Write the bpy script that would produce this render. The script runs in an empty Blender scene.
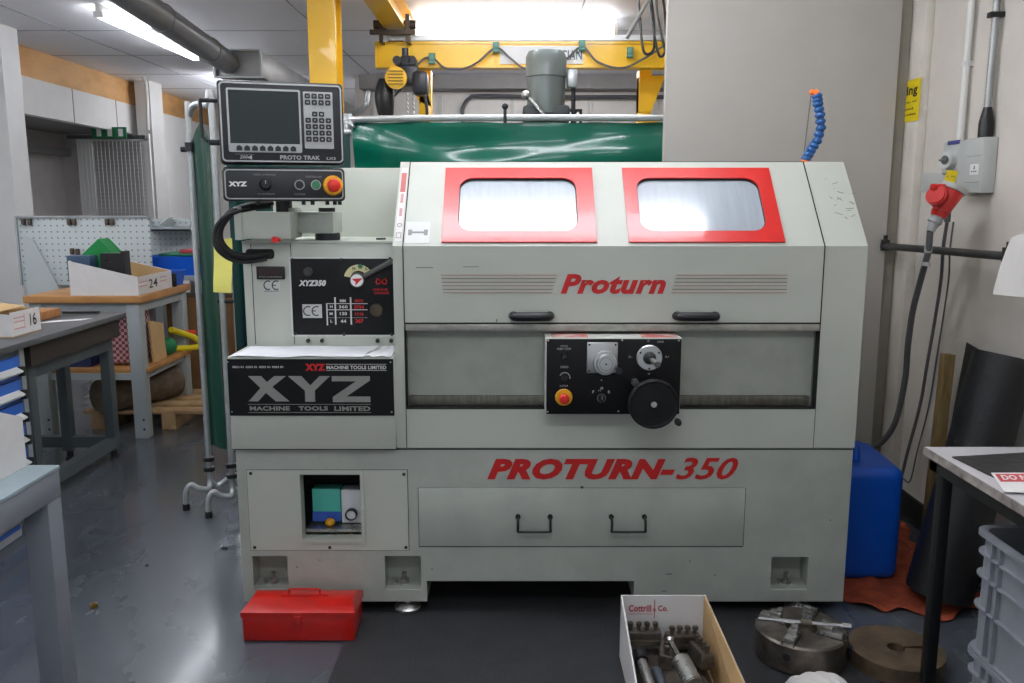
import bpy, bmesh, math, random
from mathutils import Vector, Matrix
random.seed(7)
PI = math.pi
H = 1.45; F = 850.0; TH = math.radians(9.4)
CT, ST = math.cos(TH), math.sin(TH)
scene = bpy.context.scene
COL = scene.collection

# ------------------------------------------------ measuring helpers
def ray(px, py):
    u = (px-512)/F; v = (341.5-py)/F
    return u, CT+v*ST, -ST+v*CT
def at(px, py, Y):                       # point on the plane y = Y
    a, b, c = ray(px, py); t = Y/b
    return Vector((a*t, Y, H+c*t))
def az(px, py, z=0.0):                   # point on the plane z
    a, b, c = ray(px, py); t = (z-H)/c
    return Vector((a*t, b*t, z))
def zz(py, Y): return at(512, py, Y).z
def xx(px, Y, z): return (px-512)/F*(Y*CT+(H-z)*ST)
def WL(Y): return -4.15-.026*Y           # left wall
def al(px, py):
    a, b, c = ray(px, py); t = 4.15/(-a-.026*b)
    return Vector((a*t, b*t, H+c*t))

# ------------------------------------------------ materials
def lin(c):
    if isinstance(c, str):
        c = [int(c[i:i+2], 16)/255 for i in (0, 2, 4)]
    return tuple((x/12.92 if x <= .04045 else ((x+.055)/1.055)**2.4) for x in c)
MATS = {}
def mat(name, col, rough=.5, metal=0., var=.06, scale=6., bump=0., bscale=80., emit=None, col2=None, spec=.5, coat=0., coatr=.05, stretch=None, rvar=0.):
    if name in MATS: return MATS[name]
    m = bpy.data.materials.new(name); m.use_nodes = True
    nt = m.node_tree; N = nt.nodes; L = nt.links
    b = N['Principled BSDF']
    b.inputs['Roughness'].default_value = rough
    b.inputs['Metallic'].default_value = metal
    b.inputs['Specular IOR Level'].default_value = spec
    b.inputs['Coat Weight'].default_value = coat; b.inputs['Coat Roughness'].default_value = coatr
    c = lin(col)
    tc = N.new('ShaderNodeTexCoord'); mp = N.new('ShaderNodeMapping')
    L.new(tc.outputs['Object'], mp.inputs['Vector'])
    if stretch: mp.inputs['Scale'].default_value = stretch
    if var > 0 or col2:
        nz = N.new('ShaderNodeTexNoise'); nz.inputs['Scale'].default_value = scale
        nz.inputs['Detail'].default_value = 5; nz.inputs['Roughness'].default_value = .6
        L.new(mp.outputs['Vector'], nz.inputs['Vector'])
        cr = N.new('ShaderNodeValToRGB')
        c2 = lin(col2) if col2 else tuple(x*(1-var*2.2) for x in c)
        cr.color_ramp.elements[0].position = .32; cr.color_ramp.elements[1].position = .62
        cr.color_ramp.elements[0].color = (*c2, 1); cr.color_ramp.elements[1].color = (*c, 1)
        L.new(nz.outputs['Fac'], cr.inputs['Fac']); L.new(cr.outputs['Color'], b.inputs['Base Color'])
    else:
        b.inputs['Base Color'].default_value = (*c, 1)
    if rvar:
        n3 = N.new('ShaderNodeTexNoise'); n3.inputs['Scale'].default_value = scale*1.7
        n3.inputs['Detail'].default_value = 6
        L.new(mp.outputs['Vector'], n3.inputs['Vector'])
        mr = N.new('ShaderNodeMapRange'); mr.inputs['From Min'].default_value = .3; mr.inputs['From Max'].default_value = .7
        mr.inputs['To Min'].default_value = max(.02, rough-rvar); mr.inputs['To Max'].default_value = rough+rvar
        L.new(n3.outputs['Fac'], mr.inputs['Value']); L.new(mr.outputs['Result'], b.inputs['Roughness'])
    if bump:
        n2 = N.new('ShaderNodeTexNoise'); n2.inputs['Scale'].default_value = bscale; n2.inputs['Detail'].default_value = 4
        L.new(mp.outputs['Vector'], n2.inputs['Vector'])
        bp = N.new('ShaderNodeBump'); bp.inputs['Strength'].default_value = bump; bp.inputs['Distance'].default_value = .01
        L.new(n2.outputs['Fac'], bp.inputs['Height']); L.new(bp.outputs['Normal'], b.inputs['Normal'])
    if emit:
        b.inputs['Emission Color'].default_value = (*lin(emit[0]), 1)
        b.inputs['Emission Strength'].default_value = emit[1]
    MATS[name] = m
    return m

LAMP = 25.0
PAINT = mat('paint', 'bbbfb4', .42, var=.03, scale=3, bump=.04, bscale=120)
PAINT2 = mat('paint_worn', 'adb2a8', .45, var=.06, scale=7, bump=.05, bscale=90)
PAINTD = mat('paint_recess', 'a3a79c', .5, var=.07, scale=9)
GAP = mat('dark_gap', '14140f', .8, var=0)
BLACK = mat('black_plastic', '17181b', .38, var=.1, scale=20)
PANELB = mat('black_panel', '0b0b0e', .5, var=.1, scale=12, spec=.3)
PEND = mat('pendant_body', '202226', .45, var=.08, scale=18)
SILV = mat('silver_line', 'a9aaa8', .35, .3, var=.03)
RED = mat('red_paint', 'd5231d', .3, var=.05, scale=5, coat=.3)
REDT = mat('red_lettering', 'c01c1c', .45, var=0)
REDB = mat('red_toolbox', 'c4190f', .28, var=.1, scale=8, coat=.4)
WHITE = mat('white_plain', 'e8e8e6', .6, var=.02)
GREYT = mat('grey_lettering', '8b8b86', .5, var=.03)
STEEL = mat('steel', 'b9b8b4', .32, .9, var=.1, scale=25, rvar=.08)
STEELD = mat('steel_dark', '7d756a', .42, .85, var=.2, scale=14, rvar=.12)
OILY = mat('oily_steel', '837b72', .38, .8, var=.25, scale=18, rvar=.1)
ALU = mat('aluminium', 'c9cac8', .3, .85, var=.04, scale=20)
CHROME = mat('chrome', 'd5d5d5', .12, 1., var=.02)
YEL = mat('crane_yellow', 'f7c21a', .35, var=.04, scale=3, coat=.2)
YELS = mat('button_yellow', 'e6a51c', .4, var=.02)
REDS = mat('button_red', 'd92a20', .35, var=.02)
GREENL = mat('button_green', '2c6b46', .4, var=.02, emit=('2f8a55', .15))
GLASS = mat('polycarbonate', 'a3adb4', .12, var=.05, scale=5, stretch=(14, 1, 1), spec=.9, coat=.6)
CURT = mat('green_curtain', '0c6650', .2, var=.05, scale=3, coat=.2)
CURTD = mat('green_curtain_shaded', '0b4a3c', .36, var=.06, scale=3)  # shaded copy of the curtain green
TUBEG = mat('galvanised', 'b8bcbc', .35, .6, var=.06, scale=30)
FLOOR = mat('floor_paint', '50565d', .27, var=.12, scale=1.1, bump=.05, bscale=60, rvar=.04, spec=.5, coat=.45, coatr=.12, stretch=(1.6, .7, 1))
MATF = mat('rubber_mat', '2c2d30', .6, var=.15, scale=10, bump=.4, bscale=200)
WALLR = mat('wall_plaster', 'd3cdc3', .75, var=.05, scale=3, bump=.08, bscale=20)
WALLP = mat('partition_grey', 'b0aca4', .6, var=.04, scale=1.5)
WALLW = mat('wall_white', 'ebeae8', .7, var=.02)
WALLG = mat('wall_grey', '8d8a89', .65, var=.05)
WALLB = mat('wall_cladding', 'dad6d0', .6, var=.03)
CEIL = mat('ceiling_panel', 'ececf0', .55, var=.03, scale=1)
OSB = mat('plywood', 'e0ad70', .6, col2='c48f55', scale=5, var=.1, stretch=(1, .35, 1))
WOOD = mat('bench_wood', 'b8864f', .5, col2='9c6c3a', scale=8, stretch=(.3, 1, 1))
WOOD2 = mat('pallet_wood', 'b89a72', .75, col2='957650', scale=9)
BENCHG = mat('bench_grey_paint', 'a0a8aa', .45, var=.04)
BENCHD = mat('bench_dark_paint', '414a4d', .5, var=.06)
TOPD = mat('dark_laminate', '4f5256', .35, var=.06)
CARD = mat('cardboard', 'bd9c6d', .8, var=.05, scale=10)
CARDW = mat('white_card', 'd6d4d2', .7, var=.03, scale=10)
BLUE = mat('blue_plastic', '0b58c8', .38, var=.05, scale=4)
BLUED = mat('blue_drawer', '1c62c4', .45, var=.04)
ORANGE = mat('orange_cloth', 'a84a2a', .85, var=.16, scale=12, bump=.5, bscale=40)
RUB = mat('black_rubber_roll', '1c1d20', .5, var=.15, scale=6, bump=.2, bscale=60)
CRATE = mat('grey_crate', '83878e', .5, var=.08, scale=10)
CABLE = mat('cable_grey', '5f5f60', .5, var=.05)
CABLEB = mat('cable_black', '121316', .45, var=.05)
PVCW = mat('white_pvc', 'dcdcd8', .4, var=.02)
BOXG = mat('grey_enclosure', 'b8bbb8', .45, var=.02)
SIGNY = mat('yellow_sign', 'e8cf12', .45, var=.02)
NOTE = mat('yellow_note', 'e6df74', .7, var=.03)
INK = mat('ink', '1b1b1f', .6, var=0)
LIGHT = mat('lamp_tube', 'ffffff', .4, var=0, emit=('f6f8ff', LAMP))
BROWNL = mat('stripe_brown', 'a07468', .6, var=0)

# ------------------------------------------------ mesh builder
class MB:
    def __init__(s): s.bm = bmesh.new()
    def _merge(s, b2, M=None):
        if M is not None: b2.transform(M)
        me = bpy.data.meshes.new('tmp'); b2.to_mesh(me); b2.free()
        s.bm.from_mesh(me); bpy.data.meshes.remove(me)
        return s
    def box(s, x0, x1, y0, y1, z0, z1, bev=0., seg=2, M=None):
        b = bmesh.new(); bmesh.ops.create_cube(b, size=1)
        for v in b.verts:
            v.co = Vector(((x0+x1)/2+v.co.x*(x1-x0), (y0+y1)/2+v.co.y*(y1-y0), (z0+z1)/2+v.co.z*(z1-z0)))
        if bev: bmesh.ops.bevel(b, geom=b.edges[:], offset=bev, segments=seg, affect='EDGES', profile=.5)
        return s._merge(b, M)
    def cyl(s, p0, p1, r0, r1=None, seg=24, bev=0.):
        p0 = Vector(p0); p1 = Vector(p1); r1 = r0 if r1 is None else r1
        d = p1-p0; L = d.length
        b = bmesh.new()
        bmesh.ops.create_cone(b, cap_ends=True, segments=seg, radius1=r0, radius2=r1, depth=L)
        if bev: bmesh.ops.bevel(b, geom=[e for e in b.edges if abs(e.verts[0].co.z-e.verts[1].co.z) < 1e-6], offset=bev, segments=2, affect='EDGES')
        M = Matrix.Translation((p0+p1)/2) @ d.to_track_quat('Z', 'Y').to_matrix().to_4x4()
        return s._merge(b, M)
    def sph(s, c, r, sc=(1, 1, 1), seg=16):
        b = bmesh.new(); bmesh.ops.create_uvsphere(b, u_segments=seg, v_segments=seg//2+2, radius=r)
        return s._merge(b, Matrix.Translation(c) @ Matrix.Diagonal((*sc, 1)))
    def lathe(s, prof, o, axis=(0, 0, 1), seg=32):
        b = bmesh.new(); rings = []
        for r, h in prof:
            if r < 1e-6: rings.append([b.verts.new((0, 0, h))])
            else: rings.append([b.verts.new((r*math.cos(2*PI*i/seg), r*math.sin(2*PI*i/seg), h)) for i in range(seg)])
        for A, B in zip(rings, rings[1:]):
            for i in range(seg):
                j = (i+1) % seg
                vs = [A[i % len(A)], A[j % len(A)], B[j % len(B)], B[i % len(B)]]
                u = []
                for v in vs:
                    if v not in u: u.append(v)
                if len(u) > 2:
                    try: b.faces.new(u)
                    except ValueError: pass
        bmesh.ops.recalc_face_normals(b, faces=b.faces[:])
        M = Matrix.Translation(o) @ Vector(axis).to_track_quat('Z', 'Y').to_matrix().to_4x4()
        return s._merge(b, M)
    def prism(s, pts, d, M=None):
        """closed loop of 3-D points extruded by vector d"""
        b = bmesh.new(); d = Vector(d)
        A = [b.verts.new(p) for p in pts]; B = [b.verts.new(Vector(p)+d) for p in pts]
        b.faces.new(A); b.faces.new(B[::-1]); n = len(A)
        for i in range(n): b.faces.new((A[i], B[i], B[(i+1) % n], A[(i+1) % n]))
        bmesh.ops.recalc_face_normals(b, faces=b.faces[:])
        return s._merge(b, M)
    def ring(s, outer, inner, d, M=None):
        """frame between two loops with equal counts, extruded by d"""
        b = bmesh.new(); d = Vector(d); n = len(outer)
        O = [b.verts.new(p) for p in outer]; I = [b.verts.new(p) for p in inner]
        O2 = [b.verts.new(Vector(p)+d) for p in outer]; I2 = [b.verts.new(Vector(p)+d) for p in inner]
        for i in range(n):
            j = (i+1) % n
            b.faces.new((O[i], O[j], I[j], I[i])); b.faces.new((O2[i], I2[i], I2[j], O2[j]))
            b.faces.new((O[i], O2[i], O2[j], O[j])); b.faces.new((I[i], I[j], I2[j], I2[i]))
        bmesh.ops.recalc_face_normals(b, faces=b.faces[:])
        return s._merge(b, M)
    def tube(s, path, r, seg=10, n=8, closed=False, smooth=True):
        P = [Vector(p) for p in path]
        if smooth and len(P) > 2:
            Q = []; m = len(P)
            rng = range(m if closed else m-1)
            for i in rng:
                p1, p2 = P[i], P[(i+1) % m]
                p0 = P[i-1] if (i > 0 or closed) else p1*2-p2
                p3 = P[(i+2) % m] if (i+2 < m or closed) else p2*2-p1
                for k in range(n):
                    t = k/n
                    Q.append(.5*((2*p1)+(p2-p0)*t+(2*p0-5*p1+4*p2-p3)*t*t+(3*p1-p0-3*p2+p3)*t**3))
            if not closed: Q.append(P[-1])
            P = Q
        b = bmesh.new(); rings = []; m = len(P)
        T0 = None; nrm = None
        for i in range(m):
            a = P[i-1] if (i > 0 or closed) else P[i]
            c = P[(i+1) % m] if (i < m-1 or closed) else P[i]
            T = (c-a)
            if T.length < 1e-9: T = Vector((0, 0, 1))
            T.normalize()
            if nrm is None:
                nrm = T.orthogonal().normalized()
            else:
                nrm = (nrm-T*nrm.dot(T)); nrm.normalize()
            bi = T.cross(nrm); rr = r(i/(m-1)) if callable(r) else r
            rings.append([b.verts.new(P[i]+(nrm*math.cos(2*PI*k/seg)+bi*math.sin(2*PI*k/seg))*rr) for k in range(seg)])
        for i in range(m if closed else m-1):
            A = rings[i]; B = rings[(i+1) % m]
            for k in range(seg):
                b.faces.new((A[k], A[(k+1) % seg], B[(k+1) % seg], B[k]))
        if not closed:
            b.faces.new(rings[0][::-1]); b.faces.new(rings[-1])
        bmesh.ops.recalc_face_normals(b, faces=b.faces[:])
        return s._merge(b)
    def grid(s, f, nu, nv, thick=0.):
        b = bmesh.new()
        V = [[b.verts.new(f(i/nu, j/nv)) for j in range(nv+1)] for i in range(nu+1)]
        for i in range(nu):
            for j in range(nv): b.faces.new((V[i][j], V[i+1][j], V[i+1][j+1], V[i][j+1]))
        if thick:
            bmesh.ops.recalc_face_normals(b, faces=b.faces[:])
            bmesh.ops.solidify(b, geom=b.faces[:], thickness=thick)
        return s._merge(b)
    def plate(s, x0, x1, z0, z1, y0, y1, holes):
        """upright plate (x,z) between y0 and y1 with rectangular holes (x0,x1,z0,z1)"""
        xs = sorted({x0, x1, *[h[0] for h in holes], *[h[1] for h in holes]})
        zs = sorted({z0, z1, *[h[2] for h in holes], *[h[3] for h in holes]})
        xs = [x for x in xs if x0 <= x <= x1]; zs = [z for z in zs if z0 <= z <= z1]
        b = bmesh.new(); V = {}
        def v(x, z):
            if (x, z) not in V: V[(x, z)] = b.verts.new((x, y0, z))
            return V[(x, z)]
        for xa, xb in zip(xs, xs[1:]):
            for za, zb in zip(zs, zs[1:]):
                cx, cz = (xa+xb)/2, (za+zb)/2
                if any(h[0] < cx < h[1] and h[2] < cz < h[3] for h in holes): continue
                b.faces.new((v(xa, za), v(xb, za), v(xb, zb), v(xa, zb)))
        r = bmesh.ops.extrude_face_region(b, geom=b.faces[:])
        for e in r['geom']:
            if isinstance(e, bmesh.types.BMVert): e.co.y = y1
        bmesh.ops.recalc_face_normals(b, faces=b.faces[:])
        return s._merge(b)

def world_off(p):
    o = Vector((0, 0, 0))
    while p is not None:
        o = o+p.location; p = p.parent
    return o
SPLIT = {'screw', 'bolt', 'end_cap', 'bracket', 'stiffener', 'cap', 'cable_gland', 'frame_rail', 'joint_band', 'window_mark', 'shelf_rail', 'post', 'paint_chips', 'symbol', 'panel_top_mark', 'flange', 'clamp'}
def build(name, mb, m, parent=None, origin=None, M=None):
    bm = mb.bm
    if name in SPLIT and parent is not None:
        bm.verts.index_update(); seen = set(); isl = []
        for v in bm.verts:
            if v.index in seen: continue
            st_k = [v]; cur_ = set()
            while st_k:
                q_ = st_k.pop()
                if q_.index in cur_: continue
                cur_.add(q_.index)
                for e_ in q_.link_edges: st_k.append(e_.other_vert(q_))
            seen |= cur_; isl.append(cur_)
        if len(isl) > 1:
            SPLIT.discard(name); out = None
            for c_ in isl:
                b_ = bm.copy(); b_.verts.ensure_lookup_table()
                bmesh.ops.delete(b_, geom=[v for v in b_.verts if v.index not in c_], context='VERTS')
                k_ = MB(); k_.bm.free(); k_.bm = b_
                out = build(name, k_, m, parent, origin, M)
            SPLIT.add(name); bm.free()
            return out
    if M is not None: bm.transform(M)
    off = world_off(parent) if parent is not None else (Vector(origin) if origin is not None else Vector((0, 0, 0)))
    if parent is None and origin is None and len(bm.verts):
        xs = [v.co.x for v in bm.verts]; ys = [v.co.y for v in bm.verts]; zs = [v.co.z for v in bm.verts]
        off = Vector(((min(xs)+max(xs))/2, (min(ys)+max(ys))/2, min(zs)))
    for v in bm.verts: v.co -= off
    bmesh.ops.remove_doubles(bm, verts=bm.verts[:], dist=1e-6)
    me = bpy.data.meshes.new(name); bm.to_mesh(me); bm.free()
    me.shade_smooth(); me.set_sharp_from_angle(angle=math.radians(35))
    o = bpy.data.objects.new(name, me); COL.objects.link(o)
    for q in (m if isinstance(m, (list, tuple)) else [m]): me.materials.append(q)
    if parent is not None: o.parent = parent
    else: o.location = off
    return o
def tag(o, label, cat, group=None, kind=None):
    o['label'] = label; o['category'] = cat
    if group: o['group'] = group
    if kind: o['kind'] = kind
    return o
def thing(name, label, cat, loc=(0, 0, 0), group=None):
    o = bpy.data.objects.new(name, None); COL.objects.link(o); o.empty_display_size = .1
    o.location = loc
    return tag(o, label, cat, group)
def struct(name, mb, m):
    o = build(name, mb, m); o['kind'] = 'structure'; return o
def copy_tree(o, parent=None):
    c = o.copy(); COL.objects.link(c)
    if parent is not None: c.parent = parent
    for ch in list(o.children): copy_tree(ch, c)
    return c

# text: flat lettering fitted into u0..u1, v0..v1 and mapped by f(u,v) -> point
def text(name, s, u0, u1, v0, v1, f, m, parent=None, bold=0., shear=0., into=None, align=True):
    cu = bpy.data.curves.new('txt', 'FONT'); cu.body = s; cu.offset = bold; cu.shear = shear
    cu.resolution_u = 3; cu.space_character = 1+bold*1.6
    o = bpy.data.objects.new('txt', cu); COL.objects.link(o)
    bpy.context.view_layer.update()
    dg = bpy.context.evaluated_depsgraph_get()
    me = bpy.data.meshes.new_from_object(o.evaluated_get(dg))
    xs = [v.co.x for v in me.vertices]; ys = [v.co.y for v in me.vertices]
    a0, a1, b0, b1 = min(xs), max(xs), min(ys), max(ys)
    for v in me.vertices:
        uu = u0+(v.co.x-a0)/(a1-a0)*(u1-u0); vv = v0+(v.co.y-b0)/(b1-b0)*(v1-v0)
        v.co = f(uu, vv)
    bpy.data.objects.remove(o); bpy.data.curves.remove(cu)
    mb = into or MB(); mb.bm.from_mesh(me); bpy.data.meshes.remove(me)
    if into: return mb
    return build(name, mb, m, parent)
def front(Y, e=.0015): return lambda u, v: Vector((u, Y-e, v))
def rrect(cx, cz, w, h, r, n=6):
    pts = []
    for sx, sz, a0 in ((1, 1, 0), (-1, 1, 90), (-1, -1, 180), (1, -1, 270)):
        for k in range(n+1):
            a = math.radians(a0+90*k/n)
            pts.append((cx+sx*(w/2-r)+r*math.cos(a), cz+sz*(h/2-r)+r*math.sin(a)))
    return pts
def rrect_outer(cx, cz, w, h, n=6):      # same count as rrect, square corners
    pts = []
    for sx, sz in ((1, 1), (-1, 1), (-1, -1), (1, -1)):
        for k in range(n+1): pts.append((cx+sx*w/2, cz+sz*h/2))
    return pts

# ================================================================ ROOM
CZ = 2.81
struct('floor', MB().box(-7, 4, -1.5, 14, -.12, 0), FLOOR)
struct('floor_mat', MB().box(-.56, 1.12, 1.2, 3.7, 0, .004), MATF)
mb = MB().box(-7, 4, -1.5, 14, CZ, CZ+.12)
struct('ceiling', mb, CEIL)
mb = MB()
for y in (1.2, 2.4, 3.6, 4.8, 6.0, 7.2, 8.4, 9.6, 10.8):
    mb.box(-6, 3, y-.004, y+.004, CZ-.003, CZ)
struct('trim_1', mb, mat('seam', '8f8f94', .6, var=0))
mb = MB()
for x in (-3.6, -1.55, .5): mb.box(x-.005, x+.005, -1, 13, CZ-.004, CZ)
struct('trim_2', mb, MATS['seam'])
# right wall with a column, the partition behind the lathe
struct('wall_right', MB().box(1.84, 1.98, -1.5, 10, 0, CZ), WALLR)
mb = MB().box(1.80, 1.84, 3.88, 4.3, 0, CZ, .004)
struct('column', mb, mat('column_cream', 'd8d2c6', .6, var=.07, scale=5))
struct('wall_partition', MB().box(xx(665, 3.98, 1.8), 1.74, 3.98, 4.03, 0, CZ), WALLP)
struct('trim_3', MB().box(1.745, 1.795, 4.0, 4.06, 0, CZ), mat('channel_tan', '8f897c', .6, var=.08))
struct('baseboard_right', MB().box(1.825, 1.84, 2.2, 3.88, 0, .11), mat('skirting', '24221f', .6, var=.1))
# back wall with ribs
xb = xx(364, 9.9, 2.6)
struct('wall_back', MB().box(xb, 1.98, 9.9, 10.05, 0, CZ), WALLB)
mb = MB()
for px in (372, 441, 512, 590, 655):
    x = xx(px, 9.9, 2.3); mb.box(x-.02, x+.02, 9.87, 9.9, 0, 2.62)
mb.box(xb, 1.9, 9.88, 9.9, 2.30, 2.315)
struct('trim_4', mb, mat('rib', 'c6c3bd', .6, var=.02))
struct('beam', MB().box(xb, 1.9, 9.6, 9.9, 2.66, CZ), WALLG)  # grey band added where only a dark strip of shade lies
struct('wall_return', MB().box(xb-.1, xb, 9.9, 13, 0, CZ), WALLB)
struct('wall_end', MB().box(-7, xb, 13, 13.1, 0, CZ), WALLB)
# left wall: near piece, band over the bay, far piece
def lw(y0, y1, z0, z1, th, m, name, dx=0., kind=True):
    mb = MB()
    mb.prism([(WL(y0)+dx, y0, z0), (WL(y1)+dx, y1, z0), (WL(y1)+dx, y1, z1), (WL(y0)+dx, y0, z1)], (-th, 0, 0))
    return struct(name, mb, m)
Y0, Y1 = 7.75, 10.45
lw(-1.5, 7.35, 0, CZ, .15, WALLW, 'wall_left')
struct('column_near', MB().box(-4.33, -3.98, 6.9, 7.15, 0, CZ), mat('post_white', 'dcdcdb', .5, var=.02))
lw(7.35, 7.52, 0, 2.78, .2, MATS['post_white'], 'trim_5', .05)
lw(7.52, Y0, 0, 2.81, .2, mat('post_white2', 'cfcfd0', .5, var=.02), 'trim_6', .02)
lw(Y0, 13, 2.55, CZ, .1, OSB, 'trim_7')
lw(Y0, 13, 2.22, 2.55, .1, WALLW, 'wall_left_band')
lw(Y1+.12, 13, 0, 2.22, .1, WALLW, 'wall_left_far')
mb = MB()
for y in (8.75, 9.75): mb.box(WL(y)-.01, WL(y)+.004, y-.005, y+.005, 2.22, 2.55)
struct('trim_8', mb, MATS['seam'])
# bay behind the opening
struct('wall_bay_back', MB().box(-5.5, -5.4, 7.3, 11, 0, 2.5), mat('bay_grey', 'cbc6c4', .6, var=.04))
struct('wall_bay_end', MB().box(-5.4, WL(Y1)-.01, Y1, Y1+.1, 0, 2.45), mat('bay_end', 'cbc7c5', .6, var=.04))
struct('wall_bay_top', MB().box(-5.4, WL(8.5)-.12, 7.3, Y1, 2.24, 2.3), WALLG)
struct('trim_9', MB().box(-5.39, -5.3, 7.5, Y1, 1.98, 2.06), mat('bay_rail', 'a5a3a4', .5, var=0))
p = at(158, 220, 10.3)
struct('column_left', MB().box(p.x-.085, p.x+.085, 10.1, 10.45, 0, CZ-.0), mat('post_white3', 'cfcecb', .5, var=.02))

# wire mesh partition in the bay, green sign behind bars
t = thing('mesh_partition', 'white wire mesh cage panel with steel frame in the grey bay', 'partition', (-4.9, 9.9, 0))
x0, x1 = xx(79, 9.9, 1.8), xx(150, 9.9, 1.8)
mb = MB()
for i in range(int((x1-x0)/.045)+1): mb.box(x0+i*.045-.003, x0+i*.045+.003, 9.897, 9.903, 0.05, 2.12)
for k in range(46): mb.box(x0, x1, 9.897, 9.903, .06+k*.045, .066+k*.045)
build('wire_mesh', mb, mat('mesh_wire', 'dedfe0', .5, var=0), t)
xm = xx(92, 9.9, 1.8)
build('frame', MB().box(x0, x0+.16, 9.91, 9.93, 0, 2.15).box(x1-.04, x1+.02, 9.88, 9.92, 0, 2.2).box(x0, x1, 9.88, 9.92, 2.12, 2.17), mat('mesh_frame', 'e0e0de', .5, var=0), t)
build('rail', MB().box(xx(66, 9.7, 2.2), x1+.05, 9.7, 9.74, 2.13, 2.17), mat('dark_rail', '4c5055', .5, var=0), t)
t = thing('emergency_sign', 'green and white emergency sign above the mesh cage', 'sign', (-4.6, 9.6, 2.15))
xa, xb2 = xx(92, 9.6, 2.2), xx(126, 9.6, 2.2)
build('board', MB().box(xa, xb2, 9.6, 9.62, 2.13, 2.25), mat('sign_green', '1e7a4c', .5, var=0), t)
mb = MB()
for k in range(3): mb.box(xa+.05+k*.12, xa+.1+k*.12, 9.597, 9.6, 2.15, 2.23)
build('symbol', mb, WHITE, t)
mb = MB().tube([at(141, 62, 9.8), at(142, 74, 9.8), at(146, 86, 9.8), at(148, 130, 9.8)], .02, smooth=True)
tag(build('white_conduit', mb, PVCW), 'thin white bent conduit running down the wall from the ceiling', 'conduit')

# ---------------------------------------------------------- lamps (batten fittings)
def batten(label, x, y, length, along, group='fluorescent battens on the ceiling', w=.1, name='fluorescent_lamp', drop=0.):
    t = thing(name, label, 'ceiling light', (x, y, CZ-.12), group)
    M = Matrix.Translation((x, y, -drop)) @ Matrix.Rotation(0 if along == 'x' else PI/2, 4, 'Z')
    if drop:  # unseen battens hang lower on added rods to wash the ceiling with light
        for k in (-1, 1): build('suspension_rod', MB().cyl((k*length*.35, 0, CZ), (k*length*.35, 0, CZ+drop), .004, seg=8), TUBEG, t, M=M)
    build('housing', MB().box(-length/2, length/2, -.016, .016, CZ-.05, CZ, .004), WHITE, t, M=M)
    h = length/2
    build('diffuser', MB().box(-h+.03, h-.03, -w/2, w/2, CZ-.05-w*.7, CZ-.05, min(.02, w*.2)), LIGHT, t, M=M)
    mb = MB().box(-h, -h+.03, -w/2-.003, w/2+.003, CZ-.052-w*.7, CZ-.048, .004).box(h-.03, h, -w/2-.003, w/2+.003, CZ-.052-w*.7, CZ-.048, .004)
    build('end_cap', mb, WHITE, t, M=M)
    return t
batten('long fluorescent batten above the yellow crane beam', .02, 6.75, 1.56, 'x')
La, Lb = az(100, 17, 2.72), az(195, 61, 2.72)
batten('fluorescent batten beside the round duct, running away along the ceiling', (La.x+Lb.x)/2, (La.y+Lb.y)/2, Lb.y-La.y, 'y', w=.055)
batten('fluorescent batten on the ceiling directly over the lathe', .1, 2.72, 1.75, 'x', w=.11)
batten('fluorescent batten hanging on rods in front of the lathe', .0, .6, 1.5, 'x', drop=.3)

batten('fluorescent batten over the left benches', -3.4, 4.3, 1.8, 'y', drop=.25)
batten('added unseen fluorescent batten behind the crane beam, brightening the back wall', .2, 8.3, 1.5, 'x')  # added lamp, hidden by the crane beam, lights the back wall
batten('fluorescent batten above the welding curtain', .1, 4.75, 1.5, 'x', drop=.0)
batten('fluorescent batten over the aisle left of the lathe', -1.25, 3.2, 1.4, 'y', drop=.25)
batten('added unseen fluorescent batten brightening the far end of the left aisle', -3.1, 10.4, 1.8, 'y', drop=.12)  # added lamp out of sight behind the pendant, lifts left wall and ceiling
batten('fluorescent batten on rods over the near grey table side', -3.2, 1.2, 1.5, 'y', drop=.3)

# ---------------------------------------------------------- ducts
t = thing('round_duct', 'dark grey round extraction duct running under the ceiling', 'duct', (-2.0, 4.5, 2.4))
build('pipe', MB().cyl((-2.0, 2.9, 2.62), (-2.0, 6.22, 2.41), .078, seg=32), mat('duct_grey', '8a8c90', .4, .4, var=.08), t)
mb = MB()
for k in range(4):
    c = Vector((-2.0, 2.9, 2.62)).lerp((-2.0, 6.22, 2.41), .2+k*.23)
    mb.cyl(c-Vector((0, .012, -.0008)), c+Vector((0, .012, -.0008)), .083, seg=32)
build('joint_band', mb, mat('duct_band', '83868a', .35, .6, var=0), t)
t = thing('rectangular_duct', 'galvanised rectangular duct where the round duct ends', 'duct', (-1.95, 7, 2.3))
xa, xc = xx(216, 6.25, 2.4), xx(261, 6.25, 2.4)
build('casing', MB().box(xa, xc, 6.25, 11, zz(77, 6.25), zz(51, 6.25), .004), mat('galv_sheet', 'a2a2a0', .42, .6, var=.1, scale=5), t)
build('flange', MB().ring([(x, 6.22, z) for x, z in rrect_outer((xa+xc)/2, (zz(77, 6.25)+zz(51, 6.25))/2, xc-xa+.02, .195)],
                          [(x, 6.22, z) for x, z in rrect((xa+xc)/2, (zz(77, 6.25)+zz(51, 6.25))/2, xc-xa-.004, .175, .005)], (0, .03, 0))
      .ring([(x, 8.2, z) for x, z in rrect_outer((xa+xc)/2, (zz(77, 6.25)+zz(51, 6.25))/2, xc-xa+.05, .24)],
            [(x, 8.2, z) for x, z in rrect((xa+xc)/2, (zz(77, 6.25)+zz(51, 6.25))/2, xc-xa-.02, .17, .005)], (0, .03, 0)), TUBEG, t)

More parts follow.
